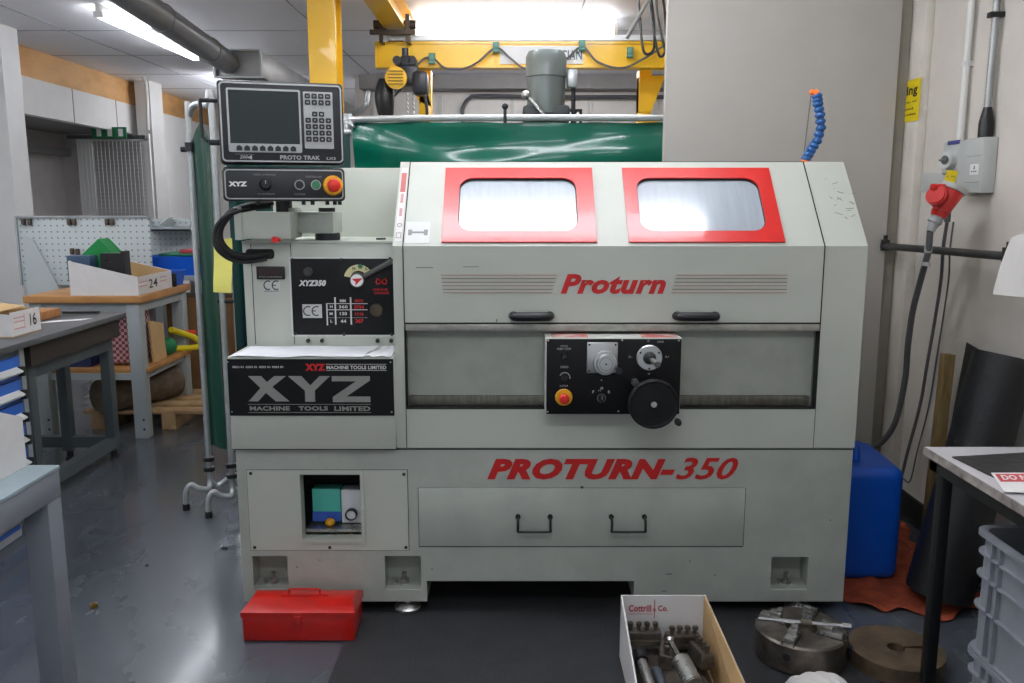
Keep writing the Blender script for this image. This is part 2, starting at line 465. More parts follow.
# ---------------------------------------------------------- yellow crane
t = thing('overhead_crane', 'yellow overhead crane frame with I-beam and legs behind the green curtain', 'crane', (0, 6, 0))
zb0, zb1 = zz(69, 6.0), zz(43, 6.0)
xl, xr = xx(378, 6.0, 2.4), 1.75
mb = MB().box(xl, xr, 5.94, 6.06, zb1-.015, zb1).box(xl, xr, 5.94, 6.06, zb0, zb0+.015).box(xl, xr, 5.955, 5.967, zb0, zb1)
mb.box(xl-.01, xl, 5.94, 6.06, zb0, zb1)
build('bridge_beam', mb, YEL, t)
mb = MB().box(xl+.1, xr, 5.93, 5.98, zb1+.004, zb1+.04).box(xl+.1, xr, 5.925, 5.93, zb1+.004, zb1+.012)
build('cable_track', mb, mat('track_white', 'd9dad8', .4, .3, var=0), t)
# runway beam (depthwise) above
xw = xx(397, 6.0, 2.6)
mb = MB().box(xw-.07, xw+.07, 3.2, 6.9, 2.735, 2.75).box(xw-.07, xw+.07, 3.2, 6.9, 2.575, 2.59).box(xw-.006, xw+.006, 3.2, 6.9, 2.59, 2.735)
build('runway_beam', mb, YEL, t)
mb = MB().box(xw-.05, xw+.05, 5.9, 6.08, zb1, 2.5).box(xw-.1, xw-.075, 5.85, 6.1, 2.48, 2.66).box(xw+.075, xw+.1, 5.85, 6.1, 2.48, 2.66)
mb.cyl((xw-.14, 5.9, 2.6), (xw-.06, 5.9, 2.6), .03).cyl((xw+.06, 5.9, 2.6), (xw+.14, 5.9, 2.6), .03).box(xw-.16, xw+.14, 5.84, 5.87, 2.53, 2.56)
build('end_carriage', mb, mat('carriage_dark', '4b3f33', .5, .4, var=.1), t)
for px in (425, 645):
    x = xx(px, 6.3, 2.2)
    mb = MB().box(x-.045, x+.045, 6.3, 6.42, 0, zz(70, 6.3), .004)
    if px > 600:
        mb.prism([(x-.045, 6.29, 2.08), (x+.045, 6.29, 2.08), (x+.14, 6.29, 2.33), (x-.045, 6.29, 2.33)], (0, .13, 0))
        mb.box(x+.04, x+.1, 6.3, 6.36, 1.98, 2.06)
    else:
        mb.prism([(x-.045, 6.3, 2.15), (x+.045, 6.3, 2.12), (x-.02, 6.3, 2.34), (x-.13, 6.3, 2.34)], (0, .1, 0))
    build('leg', mb, YEL, t)
yp = 4.85
mb = MB().box(xx(309, yp, 2.2), xx(337, yp, 2.2), yp, yp+.012, 0, 2.8).box(xx(309, yp, 2.2), xx(337, yp, 2.2), yp+.15, yp+.162, 0, 2.8)
mb.box(xx(328, yp, 2.2)-.004, xx(328, yp, 2.2)+.004, yp+.013, yp+.149, 0, 2.8).box(xx(309, yp, 2.2)+.002, xx(309, yp, 2.2)+.02, yp+.013, yp+.149, 0, 2.8)
mb.box(xx(331, yp, 2.2), xx(337, yp, 2.2)-.001, yp-.02, yp-.001, .02, 2.8)
mb.box(xx(309, yp, 2.2)-.08, xx(337, yp, 2.2)+.08, yp-.08, yp+.24, 0, .02)
build('column', mb, YEL, t)
lx0, lx1 = xx(500, 5.95, 2.4), xx(583, 5.95, 2.4)
nm = build('name_plate', MB().box(lx0, lx1, 5.945, 5.953, zz(64, 5.95), zz(46, 5.95)), WHITE, t)
text('lettering', 'CIAN', xx(561, 5.945, 2.4), xx(582, 5.945, 2.4), zz(60, 5.945), zz(50, 5.945), front(5.945, .001), mat('plate_ink', '4f6577', .5, var=0), nm, bold=.02)
# festoon
mb = MB()
pts = [(378, 112), (400, 90), (420, 62), (432, 58), (445, 68), (462, 69), (478, 62), (496, 48), (510, 58), (524, 68), (545, 68), (565, 60), (582, 47), (598, 62), (622, 68), (645, 58), (665, 45)]
mb.tube([at(a, b, 5.9) for a, b in pts], .007, seg=6)
build('festoon_cable', mb, CABLE, t)
for px, py in ((432, 58), (496, 47), (582, 45), (630, 52)):
    c = at(px, py, 5.9)
    build('cable_clip', MB().box(c.x-.02, c.x+.02, 5.88, 5.92, c.z-.015, c.z+.03, .004).cyl((c.x-.02, 5.9, c.z-.025), (c.x+.02, 5.9, c.z-.025), .015, seg=12), mat('clip_green', '5c8f83', .5, var=0), t)
# hoist
t = thing('electric_hoist', 'black and yellow electric chain hoist with black chain bag', 'hoist', (-.8, 5.8, 1.8))
c = at(398, 80, 5.8)
build('motor', MB().cyl((c.x, 5.68, c.z), (c.x, 5.74, c.z), .07, seg=28, bev=.012), YEL, t)
mb = MB()
for k in range(5): mb.box(c.x-.05, c.x+.05, 5.673, 5.68, c.z-.045+k*.02, c.z-.037+k*.02)
build('vent', mb, mat('vent_dark', '8a6a0a', .5, var=0), t)
mb = MB().box(c.x+.0, c.x+.14, 5.74, 5.9, c.z-.04, c.z+.09, .02).box(c.x+.02, c.x+.1, 5.76, 5.88, c.z+.08, c.z+.15, .015)
mb.box(c.x+.1, c.x+.2, 5.72, 5.86, c.z-.1, c.z+.05, .025).cyl((c.x+.05, 5.8, c.z+.14), (c.x+.05, 5.8, c.z+.2), .022)
for s in (-1, 1): mb.cyl((c.x+.05+s*.05, 5.76, c.z+.12), (c.x+.05+s*.05, 5.84, c.z+.12), .028, seg=16)
build('gearbox', mb, mat('hoist_dark', '2e3033', .4, .3, var=.08), t)
g = at(386, 100, 5.78)
build('chain_bag', MB().tube([(g.x, 5.78, g.z+.13), (g.x-.01, 5.78, g.z+.02), (g.x+.0, 5.78, g.z-.12)], lambda s: .045+.02*math.sin(PI*s), seg=16), BLACK, t)
for x in (c.x+.06, c.x+.1):
    mb = MB().cyl((x, 5.795, c.z-.08), (x, 5.795, c.z-.44), .002, seg=6)
    for k in range(12): mb.box(x-.006, x+.006, 5.79, 5.80, c.z-.1-k*.03, c.z-.08-k*.03, .003)
    build('chain', mb, TUBEG, t)
build('pendant_cable', MB().tube([(c.x+.17, 5.76, c.z-.05), (c.x+.19, 5.76, c.z-.2), (c.x+.19, 5.76, c.z-.5)], .01), CABLEB, t)

# hanging cables by the partition edge
t = thing('cable_bundle', 'looped black and grey cables hanging beside the partition top', 'cable', (.95, 5.6, 2.4))
for k, (a, b) in enumerate(((638, 4), (650, 0), (656, 8))):
    pts = [at(a, -6, 5.5), at(a+2, 20, 5.5), at(a+6+3*k, 52+3*k, 5.5), at(a+16, 48, 5.5), at(a+15, 15, 5.5), at(a+12, -8, 5.5)]
    build('cable', MB().tube(pts, .008, seg=6), CABLEB, t)
tag(build('steel_rod', MB().cyl(at(648, 0, 5.4), at(627, 38, 5.6), .012), TUBEG), 'slanting steel rod beside the hanging cables at the ceiling', 'rod')

# milling machine motor behind the curtain
t = thing('milling_machine', 'grey vertical motor of a milling machine rising above the curtain', 'machine', (.2, 4.9, 0))
cx = xx(546, 4.9, 2.1); zt = zz(52, 4.9); zbm = zz(114, 4.9)
build('motor', MB().lathe([(0, zbm), (.105, zbm), (.108, zt-.14), (.113, zt-.135), (.113, zt-.03), (.1, zt), (0, zt+.004)], (cx, 4.9, 0), seg=40), mat('motor_grey', '69716d', .35, .2, var=.05), t)
build('motor_base', MB().box(cx-.13, cx+.13, 4.8, 5.02, zbm-.05, zbm+.04, .02), mat('motor_dark', '34383a', .5, var=.1), t)
build('junction_box', MB().box(cx+.115, cx+.17, 4.82, 4.9, zt-.2, zt-.1, .012), TUBEG, t)
build('cable_tail', MB().tube([(cx+.15, 4.86, zt-.2), (cx+.15, 4.86, zt-.35), (cx+.14, 4.86, zbm-.1)], .012), CABLEB, t)
build('lever', MB().cyl(at(526, 95, 4.75), at(545, 117, 4.75), .012).sph(at(526, 95, 4.75), .026), STEEL, t)
mb = MB().box(cx-.15, cx+.15, 4.85, 5.2, .95, zbm-.05, .02).box(cx-.2, cx+.2, 5.0, 5.5, 0, 1.5, .02).box(cx-.45, cx+.45, 4.6, 5.0, .8, .88, .01)
build('column', mb, PAINT2, t)
# dark plate
tpl = thing('dark_name_plate', 'small black plate with white letter behind the grey motor', 'sign', (.38, 5.1, 1.8))
mb = MB().box(xx(560, 5.25, 1.9), xx(582, 5.25, 1.9), 5.25, 5.27, zz(128, 5.25), zz(109, 5.25))
build('board', mb, PANELB, tpl)
text('lettering', 'M', xx(569, 5.25, 1.9), xx(579, 5.25, 1.9), zz(124, 5.25), zz(112, 5.25), front(5.25), WHITE, tpl, bold=.03)
# wall conduit on the back wall
pts = [at(463, 122, 9.8), at(463, 108, 9.8), at(470, 98, 9.8), at(482, 96, 9.8), at(560, 97, 9.8), at(690, 97, 9.8)]
tag(build('wall_conduit', MB().tube(pts, .022, seg=8), mat('conduit_dark', '55565a', .5, .3, var=0)), 'dark bent conduit along the back wall behind the motor', 'conduit')
pts = [at(338, 112, 9.78), at(356, 112, 9.78), at(366, 106, 9.78), at(369, 92, 9.78), Vector((at(370, 80, 9.78).x, 9.78, 2.66))]
tag(build('silver_conduit', MB().tube(pts, .035, seg=10), TUBEG), 'silver bent pipe beside the yellow post near the ceiling', 'pipe')

# ================================================================ WELDING SCREENS
t = thing('welding_screen', 'green welding curtain on a steel tube frame stretched behind the lathe', 'screen', (0, 4.3, 0))
Yc = 4.3; zt = zz(119, Yc)
xL, xR = xx(352, Yc, 1.8), xx(664, Yc, 1.8)+.25
XL2 = xx(346, Yc, 1.8)
build('frame', MB().tube([(XL2, Yc, .12), (XL2, Yc, zt-.12), (XL2+.035, Yc, zt-.035), (XL2+.12, Yc, zt), (xR, Yc, zt), (xR+.04, Yc, zt-.05), (xR+.05, Yc, zt-.2), (xR+.05, Yc, .1)], .016, n=6), TUBEG, t)
def cur(u, v):
    x = XL2+.03+(xR-XL2)*u; z = .25+(zt-.012-.25)*v
    sag = .006*math.sin(u*PI*2*3)**2*(v**6)
    y = Yc+.006*math.sin(u*38+2*v)+.010*math.sin(v*52+u*4+2.2*math.sin(u*5))*v+.010*math.sin(v*31-u*7+math.sin(u*9))*v
    return Vector((x, y+.02, z-sag))
build('curtain', MB().grid(cur, 120, 110, .002), CURT, t)
mb = MB()
for px in (505,):
    c = at(px, 117, Yc-.02); mb.cyl((c.x, Yc-.02, c.z-.03), (c.x, Yc-.02, c.z+.05), .008).sph((c.x, Yc-.02, c.z+.05), .016)
build('clamp_knob', mb, BLACK, t)
# wing
t = thing('folding_screen_wing', 'shade-darkened green curtain wing on rounded tube frame left of the lathe', 'screen', (-1.35, 3.9, 0))
Yw = 3.85
pa_t = at(189, 130, Yw); pb_t = at(218, 130, Yw)
zt = zz(104, Yw)
xa, xb3 = xx(183, Yw, 1.7), xx(215, Yw, 1.7)
zbt = zz(476, Yw)
ya, yb = Yw+.08, Yw-.02
build('frame', MB().tube([(xa, ya, zbt), (xa, ya, zt-.12), (xa+.01, ya, zt-.04), (xa+.05, (ya+yb)/2, zt), (xb3-.02, yb, zt-.01), (xb3, yb, zt-.08), (xb3, yb, zbt)], .014, n=6), TUBEG, t)
def cw(u, v):
    x = xa+.015+(xb3-xa-.03)*u; z = .3+(zt-.07-.3-.08*abs(u-.5)*2*(1))*v
    return Vector((x, ya+(yb-ya)*u+.008*math.sin(u*9+v*3), z))
build('curtain', MB().grid(cw, 12, 40, .002), mat('curtain_wing_shaded', '07402f', .45, var=.05), t)  # shade on the wing is put into this darker green
build('inner_curtain', MB().grid(lambda u, v: Vector((xb3+.02+.56*u, 3.93+.012*math.sin(u*32), .25+1.5*v)), 40, 10, .002), mat('inner_curtain_shaded', '0a3b38', .45, var=.05), t)  # dark teal colour carries the shade behind the headstock
build('inner_tube', MB().cyl((xb3, 3.93, 1.755), (xb3+.59, 3.93, 1.755), .012), TUBEG, t)
mb = MB()
for x, y in ((xa, ya), (xb3, yb)):
    for dz in (0, .05): mb.cyl((x, y, zbt+dz-.0), (x, y, zbt+dz+.018), .026, seg=16)
mb.cyl((xa-.04, ya, zt-.19), (xa+.02, ya, zt-.19), .012).cyl((xa, ya, zt-.2), (xa, ya, zt-.16), .022, seg=14)
mb.cyl((xb3-.02, yb, 1.0), (xb3+.05, yb, 1.0), .008)
build('clamp', mb, BLACK, t)
for x, y in ((xa, ya), (xb3, yb)):
    f = build('foot', MB().tube([(x, y, zbt+.02), (x, y, .12), (x-.0, y-.03, .09), (x-.04, y-.05, .1), (x-.07, y-.06, .12), (x-.09, y-.07, .09), (x-.095, y-.07, .02)], .013)
              .tube([(x, y, .12), (x+.03, y+.02, .09), (x+.1, y+.06, .12), (x+.14, y+.08, .02)], .013), TUBEG, t)
    build('cap', MB().cyl((x-.095, y-.07, 0), (x-.095, y-.07, .03), .017).cyl((x+.14, y+.08, 0), (x+.14, y+.08, .03), .017), BLACK, f)
# yellow note
q = [at(213, 241, 3.72), at(232, 238, 3.72), at(232, 293, 3.72), at(214, 292, 3.72)]
mb = MB().grid(lambda u, v: (q[0].lerp(q[1], u)).lerp(q[3].lerp(q[2], u), v)+Vector((0, .008*math.sin(v*5), 0)), 4, 8, .0008)
tag(build('paper_note', mb, NOTE), 'yellow paper note hanging on the screen left of the lathe', 'note')

# ================================================================ LATHE
D = 2.83
lathe = thing('lathe', 'large pale grey metalworking lathe with red framed hood windows', 'lathe', (.1, 3.2, 0))
XL, XR = -.953, 1.176
def Z(py, Y=D): return zz(py, Y)
def X(px, py, Y=D): return at(px, py, Y).x
# --- base cabinet
zs = .606
p1 = (X(253, 572), X(288, 572), Z(590), Z(556)); p2 = (X(385, 572), X(421, 572), Z(590), Z(556)); p3 = (X(771, 572), X(808, 572), Z(590), Z(557))
win = (X(300, 510), X(363, 510), Z(541), Z(472))
gx0, gx1, gz = X(427, 590), X(634, 590), Z(581)
mb = MB().plate(XL, XR, .045, zs, D, D+.012, [p1, p2, p3, win, (gx0, gx1, -1, gz)])
mb.box(XL, XL+.012, D+.012, 3.7, .045, zs).box(XR-.012, XR, D+.012, 3.7, .045, zs).box(XL, XR, 3.69, 3.7, .045, zs)
mb.box(XL+.012, XR-.012, D+.012, 3.69, zs-.012, zs)
mb.box(gx0-.012, gx0, D+.012, 3.6, .045, gz).box(gx1, gx1+.012, D+.012, 3.6, .045, gz).box(gx0, gx1, D+.012, 3.6, gz, gz+.012)
base = build('base_cabinet', mb, PAINT2, lathe)
for p in (p1, p2, p3):
    w = .08
    mb = MB().box(p[0]-.004, p[0], D+.01, D+w, p[2], p[3]).box(p[1], p[1]+.004, D+.01, D+w, p[2], p[3]).box(p[0], p[1], D+w, D+w+.004, p[2]-.004, p[3]+.004)
    mb.box(p[0], p[1], D+.005, D+w, p[3], p[3]+.004).box(p[0], p[1], D+.01, D+w, p[2]-.004, p[2]+.012)
    xm_ = (p[0]+p[1])/2
    build('bolt_pocket', mb, PAINTD, base)
    mb = MB().cyl((xm_, D+.035, p[2]+.012), (xm_, D+.035, p[2]+.022), .017, seg=6).cyl((xm_, D+.035, p[2]+.022), (xm_, D+.035, p[2]+.052), .008, seg=12).cyl((xm_-.03, D+.03, p[2]+.012), (xm_-.03, D+.03, p[2]+.03), .006, seg=8)
    build('levelling_bolt', mb, STEEL, base)
for px in (407, 262, 800):
    x = X(px, 607)
    build('levelling_foot', MB().lathe([(0, .006), (.045, .006), (.048, .018), (.03, .03), (.012, .032), (.012, .07), (0, .07)], (x, D+.025, 0)), STEEL, base)
# access panel with window
ax0, ax1, az0, az1 = X(249, 510), X(408, 510), Z(550), Z(470)
mb = MB().plate(ax0, ax1, az0, az1, D-.003, D, [win])
ap = build('access_panel', mb, PAINT, base)
mb = MB().box(ax0-.002, ax1+.002, D-.0012, D-.0002, az1, az1+.0015).box(ax0-.002, ax1+.002, D-.0012, D-.0002, az0-.002, az0)
mb.box(ax1, ax1+.002, D-.0012, D-.0002, az0, az1).box(ax0-.0015, ax0, D-.0012, D-.0002, az0, az1)
build('panel_gap', mb, GAP, ap)
mb = MB()
for px, py in ((251, 473), (404, 474), (255, 547), (406, 547), (330, 547)):
    mb.sph((X(px, py), D-.004, Z(py)), .006, (1, .5, 1), 10)
build('screw', mb, BLACK, ap)
wx0, wx1, wz0, wz1 = win
o_ = [(x, D-.008, z) for x, z in rrect_outer((wx0+wx1)/2, (wz0+wz1)/2, wx1-wx0+.012, wz1-wz0+.012, 1)]
i_ = [(x, D-.008, z) for x, z in rrect_outer((wx0+wx1)/2, (wz0+wz1)/2, wx1-wx0-.012, wz1-wz0-.014, 1)]
build('window_frame', MB().ring(o_, i_, (0, .05, 0)), PAINT, ap)
mb = MB().box(wx0-.05, wx1+.05, D+.2, D+.205, wz0-.05, wz1+.04).box(wx0-.05, wx0-.045, D+.02, D+.2, wz0-.05, wz1+.04).box(wx1+.045, wx1+.05, D+.02, D+.2, wz0-.05, wz1+.04)
mb.box(wx0-.05, wx1+.05, D+.02, D+.2, wz1+.035, wz1+.04)
build('compartment', mb, mat('compartment_dark', '22211e', .8, var=.1), ap)
# lubrication unit inside
Yl = D+.09
def XZ(px, py, Y=Yl): p = at(px, py, Y); return p.x, p.z
(u0, v0), (u1, v1), (u2, v2), (u3, v3) = XZ(313, 521), XZ(340, 489), XZ(342, 523), XZ(362, 490)
lu = build('lubricator', MB().box(u0, u1, Yl, Yl+.06, v0, v1, .003), mat('tank_teal', '58c4b2', .4, var=.02), base)
build('tank_label', MB().box(u0, u1, Yl-.002, Yl-.0002, v0, v0+.036), mat('label_blue', '3a5fc0', .5, var=0), lu)
build('tank_side', MB().box(u1+.003, u3, Yl, Yl+.06, v2, v3, .004), mat('tank_white', 'e3e6e8', .4, var=.02), lu)
g_ = XZ(351.5, 514, Yl-.01)
build('gauge', MB().lathe([(.017, 0), (.021, 0), (.021, .02), (.017, .02), (.017, 0)], (g_[0], Yl-.003, g_[1]), (0, -1, 0)), BLACK, lu)
build('gauge_face', MB().cyl((g_[0], Yl-.016, g_[1]), (g_[0], Yl-.011, g_[1]), .017), WHITE, lu)
y1_, y2_ = XZ(330, 522, Yl-.02), XZ(351, 537, Yl-.02)
build('yellow_cap', MB().sph((y1_[0], Yl-.02, y1_[1]), .018, (1, 1, .8)), YELS, lu)
build('yellow_cap', MB().sph((y2_[0], Yl-.02, y2_[1]), .013), YELS, lu)
(u0, v0), (u1, v1) = XZ(306, 532, Yl-.05), XZ(362, 529, Yl-.05)
build('unit_shelf', MB().box(u0, u1, Yl-.05, Yl+.06, v0, v1).box(u0+.07, u0+.1, Yl, Yl+.02, v0-.04, v0), STEEL, lu)
# coolant drawer cover
dx0, dx1, dz0, dz1 = X(419, 517), X(744, 517), Z(546), Z(488)
dr = build('chip_tray_cover', MB().box(dx0, dx1, D-.004, D+.001, dz0, dz1, .0015), PAINT2, base)
mb = MB().box(dx0-.002, dx1, D-.0012, D-.0002, dz0-.0035, dz0).box(dx1, dx1+.002, D-.0012, D-.0002, dz0, dz1).box(dx0-.002, dx0, D-.0012, D-.0002, dz0, dz1).box(dx0, dx1, D-.0012, D-.0002, dz1, dz1+.001)
build('panel_gap', mb, GAP, dr)
for a, b in ((518, 550), (611, 644)):
    xa_, xb_, zh, zl = X(a, 516), X(b, 516), Z(516), Z(528)
    h = build('wire_handle', MB().tube([(xa_, D-.005, zh), (xa_, D-.03, zh-.004), (xa_, D-.036, zh-.012), (xa_, D-.036, zl+.006), (xa_+.006, D-.036, zl), (xb_-.006, D-.036, zl), (xb_, D-.036, zl+.006), (xb_, D-.036, zh-.012), (xb_, D-.03, zh-.004), (xb_, D-.005, zh)], .0045, n=4)
              .cyl((xa_, D-.002, zh), (xa_, D-.012, zh), .009).cyl((xb_, D-.002, zh), (xb_, D-.012, zh), .009), BLACK, base)
build('plug_screw', MB().sph((X(582, 487), D-.003, Z(487)), .006, (1, .6, .8), 10), mat('plug_green', '32503f', .5, var=0), base)
# scratches / chips
mb = MB()
for px, py, w in ((297, 567, .004), (669, 574, .012), (664, 591, .008), (742, 534, .004), (715, 575, .003), (248, 470, .003), (530, 500, .002), (612, 501, .002), (432, 569, .004), (320, 560, .003), (690, 561, .003), (830, 520, .003)):
    mb.box(X(px, py)-w, X(px, py)+w, D-.0008, D-.0001, Z(py)-.0012, Z(py)+.0012)
build('paint_chips', mb, INK, base)
text('lettering', 'PROTURN-', X(487, 470), X(675, 470), Z(479.5), Z(458.5), front(D), REDT, base, bold=.06, shear=.32)
# serif style numerals: bold with thin contrast
text('numerals', '350', X(675.5, 470), X(738, 470), Z(479.5), Z(457.5), front(D), REDT, base, bold=.02, shear=.38)
# seam between base and body
build('seam', MB().box(XL, XR, D-.0008, D-.0001, zs-.003, zs), GAP, base)

# --- main body (bed enclosure)
sx0, sx1 = -.396, -.362           # left post
zb, ztp, YT = 1.302, 1.5865, 3.09
hx0, hx1 = -.360, 1.035           # hood
zh0 = Z(322.5)                    # hood lower edge
zr = Z(331); zr0 = Z(409)         # recess
mb = MB()
def endcap(xa, xb, zlow):
    return [(xa, D, zlow), (xa, D, zb), (xa, YT, ztp), (xa, 3.6, ztp), (xa, 3.6, zlow)]
mb.prism(endcap(sx0, 0, .61), (sx1-sx0, 0, 0))
mb.prism(endcap(hx1+.004, 0, .61), (XR+.004-hx1-.004, 0, 0))
mb.box(sx1, hx1+.004, D, D+.014, .61, zr0)                 # lower apron
mb.box(sx1, hx1+.004, 3.56, 3.6, .61, ztp-.01)
mb.box(sx1, hx1+.004, D+.06, D+.075, zr0-.02, zr+.02)        # recess back
mb.box(sx1, hx1+.004, D+.014, D+.075, zr0-.01, zr0)
body = build('body', mb, PAINT, lathe)
build('rail', MB().box(sx1+.004, hx1, D-.003, D+.06, zr, zh0-.006, .002), mat('rail_metal', 'a8a79e', .35, .4, var=.15, scale=20), body)
build('sliding_strip', MB().box(sx1+.006, hx1-.01, D+.03, D+.06, Z(407.5), Z(398), .002), mat('strip_metal', '77756a', .4, .5, var=.2, scale=14, stretch=(6, 1, 1)), body)
build('recess_panel', MB().box(sx1+.004, hx1, D+.045, D+.06, Z(398), zr), PAINTD, body)
mb = MB().box(sx1, hx1, D-.001, D+.03, zr0-.0005, zr0+.003)
mb.box(sx1-.0015, sx1+.001, D-.0012, D, .61, zh0)
mb.box(sx1, sx1+.001, D-.001, D+.04, zr0, zr).box(hx1+.002, hx1+.0035, D-.001, D+.04, zr0, zh0).box(hx1+.002, hx1+.0035, D-.001, D, .61, zr0)
build('seam', mb, GAP, body)
# bed interior top is closed by the hood.  Hood door
sl = Vector((0, YT-D, ztp-zb)); L = sl.length; sl.normalize(); nr = Vector((0, -sl.z, sl.y))
def slope(u, t, e=0.):            # u along x, t metres up the slope, e out along the normal
    return Vector((u, D, zb))+sl*t+nr*e
def tS(py):                        # slope distance for a pixel row
    a, b, c = ray(512, py)
    # intersect with plane through (D,zb) with direction sl
    # D+sl.y t = b s ; zb+sl.z t = H + c s
    s = (D*sl.z-(zb-H)*sl.y)/(b*sl.z-c*sl.y); return (b*s-D)/sl.y
def xS(px, t):
    p = slope(0, t); return xx(px, p.y, p.z)
mb = MB().box(hx0, hx1, D, D+.012, zh0, zb)
def slab(mb, x0, x1, t0, t1, th=.012):
    mb.prism([slope(x0, t0), slope(x1, t0), slope(x1, t1), slope(x0, t1)], nr*-th)
tw0, tw1 = tS(232), tS(179)
w1 = (xS(458, .1), xS(578, .1)); w2 = (xS(640, .1), xS(763, .1)); w2 = (w2[0]+.0, w2[1]+.01)
slab(mb, hx0, hx1, 0, tw0-.012); slab(mb, hx0, hx1, tw1+.012, L)
for a, b in ((hx0, w1[0]-.012), (w1[1]+.012, w2[0]-.012), (w2[1]+.012, hx1)): slab(mb, a, b, tw0-.012, tw1+.012)
mb.box(hx0, hx1, YT, 3.45, ztp-.012, ztp)
hood = build('hood', mb, PAINT, lathe)
mb = MB()
# dark outline gap at both ends
for x in (hx0-.0035, hx1):
    mb.box(x, x+.0035, D-.0015, D+.004, zh0, zb+.001)
    mb.prism([slope(x, 0, .0015), slope(x+.0035, 0, .0015), slope(x+.0035, L, .0015), slope(x, L, .0015)], nr*-.006)
mb.box(hx0, hx1, D-.001, D+.01, zh0-.005, zh0)
mb.box(hx0, hx1, YT-.0005, YT+.002, ztp-.001, ztp+.0015)
build('hood_gap', mb, GAP, hood)
# red window frames
fo = [((tS(243), tS(169)), xS(441.5, tS(243)), xS(597, tS(243)), w1), ((tS(243), tS(169)), xS(629, tS(243)), xS(785, tS(243)), w2)]
for (ta, tb), xa_, xb_, w in fo:
    oc = rrect_outer((xa_+xb_)/2, (ta+tb)/2, xb_-xa_, tb-ta, 8)
    ic = rrect((w[0]+w[1])/2, (tw0+tw1)/2, w[1]-w[0], tw1-tw0, .05, 8)
    fr = build('window_frame', MB().ring([slope(u, t, .001) for u, t in oc], [slope(u, t, .001) for u, t in ic], nr*.006), RED, hood)
    ic2 = rrect((w[0]+w[1])/2, (tw0+tw1)/2, w[1]-w[0]+.006, tw1-tw0+.006, .052, 8)
    ic3 = rrect((w[0]+w[1])/2, (tw0+tw1)/2, w[1]-w[0]-.006, tw1-tw0-.006, .048, 8)
    build('window_seal', MB().ring([slope(u, t, -.004) for u, t in ic2], [slope(u, t, -.004) for u, t in ic3], nr*.004), BLACK, fr)
    build('window_pane', MB().prism([slope(u, t, -.009) for u, t in ic2], nr*.004), GLASS, fr)
# stripes + name
mb = MB(); mb2 = MB()
for k in range(6):
    z = Z(275+k*3.55); sh = k*.9
    for a, b in ((441, 556.5-sh), (675-sh+1, 787)):
        (mb if k in (0, 3, 5) else mb2).box(X(a+(1 if a == 441 else 0)*k*.4, 285), X(b, 285), D-.0012, D-.0002, z-.0014, z+.0010)
build('stripe', mb, BROWNL, hood); build('stripe', mb2, mat('stripe_dark', '7c6055', .6, var=0), hood)
text('lettering', 'Proturn', X(560.5, 285), X(666, 285), Z(294), Z(274), front(D), REDT, hood, bold=.045, shear=.3)
for a, b in ((510, 553), (673, 718)):
    xa_, xb_, zc_ = X(a, 316), X(b, 316), Z(315.5)
    build('handle', MB().tube([(xa_+.012, D, zc_), (xa_+.012, D-.022, zc_), (xa_+.03, D-.034, zc_), (xb_-.03, D-.034, zc_), (xb_-.012, D-.022, zc_), (xb_-.012, D, zc_)], lambda s: .0125+.003*math.sin(PI*s), seg=14, n=5)
          .sph((xa_+.012, D-.01, zc_), .017, (1, .8, .9)).sph((xb_-.012, D-.01, zc_), .017, (1, .8, .9)), BLACK, hood)
mb = MB().box(X(416, 264), X(433, 264), D-.001, D-.0001, Z(268), Z(267)).box(X(463, 267), X(479, 267), D-.001, D-.0001, Z(267.2), Z(266.4)).box(X(496, 319), X(497.5, 319), D-.001, D-.0001, Z(322), Z(319))
build('scratch', mb, mat('scratch', '7c7d78', .6, var=0), hood)
mb = MB()
for k in range(16):
    t0 = random.uniform(.12, .3); u = hx1+.055+random.uniform(0, .09); a = random.uniform(-1, 1)
    l = random.uniform(.01, .03)
    mb.prism([slope(u, t0, .0012), slope(u+l*math.cos(a), t0+l*math.sin(a), .0012), slope(u+l*math.cos(a), t0+l*math.sin(a)+.0012, .0012), slope(u, t0+.0012, .0012)], nr*-.001)
build('scratch', mb, MATS['scratch'], body)
# stickers on left post slope and hood corner
st = MB().prism([slope(sx0+.006, .02, .0012), slope(sx1-.006, .02, .0012), slope(sx1-.006, L-.03, .0012), slope(sx0+.006, L-.03, .0012)], nr*-.001)
st = build('warning_label', st, mat('label_pale', 'd8d2cf', .5, var=.02), body)
def sq(mb, t0, t1, a=.008):
    mb.prism([slope(sx0+a, t0, .0018), slope(sx1-a, t0, .0018), slope(sx1-a, t1, .0018), slope(sx0+a, t1, .0018)], nr*-.0005)
mb = MB(); sq(mb, .24, .33); build('label_print', mb, mat('label_pink', 'c46a66', .5, var=.1), st)
mb = MB(); sq(mb, .19, .232, .012); sq(mb, .13, .165, .012); build('label_print', mb, mat('label_rose', 'c99a98', .5, var=.1), st)
mb = MB()
cxx = (sx0+sx1)/2
mb.ring([slope(cxx+.009*math.cos(a*PI/8), .09+.009*math.sin(a*PI/8), .0018) for a in range(16)], [slope(cxx+.006*math.cos(a*PI/8), .09+.006*math.sin(a*PI/8), .0018) for a in range(16)], nr*-.0005)
mb.ring([slope(cxx+u, .045+t, .0018) for u, t in rrect_outer(0, 0, .018, .024, 1)], [slope(cxx+u, .045+t, .0018) for u, t in rrect_outer(0, 0, .013, .019, 1)], nr*-.0005)
build('label_print', mb, mat('label_greyink', '8b8b8b', .5, var=0), st)
hs = build('spanner_label', MB().prism([slope(hx0+.004, .012, .001), slope(hx0+.085, .012, .001), slope(hx0+.085, .105, .001), slope(hx0+.004, .105, .001)], nr*-.0008), mat('label_white2', 'd2d3cf', .5, var=0), hood)
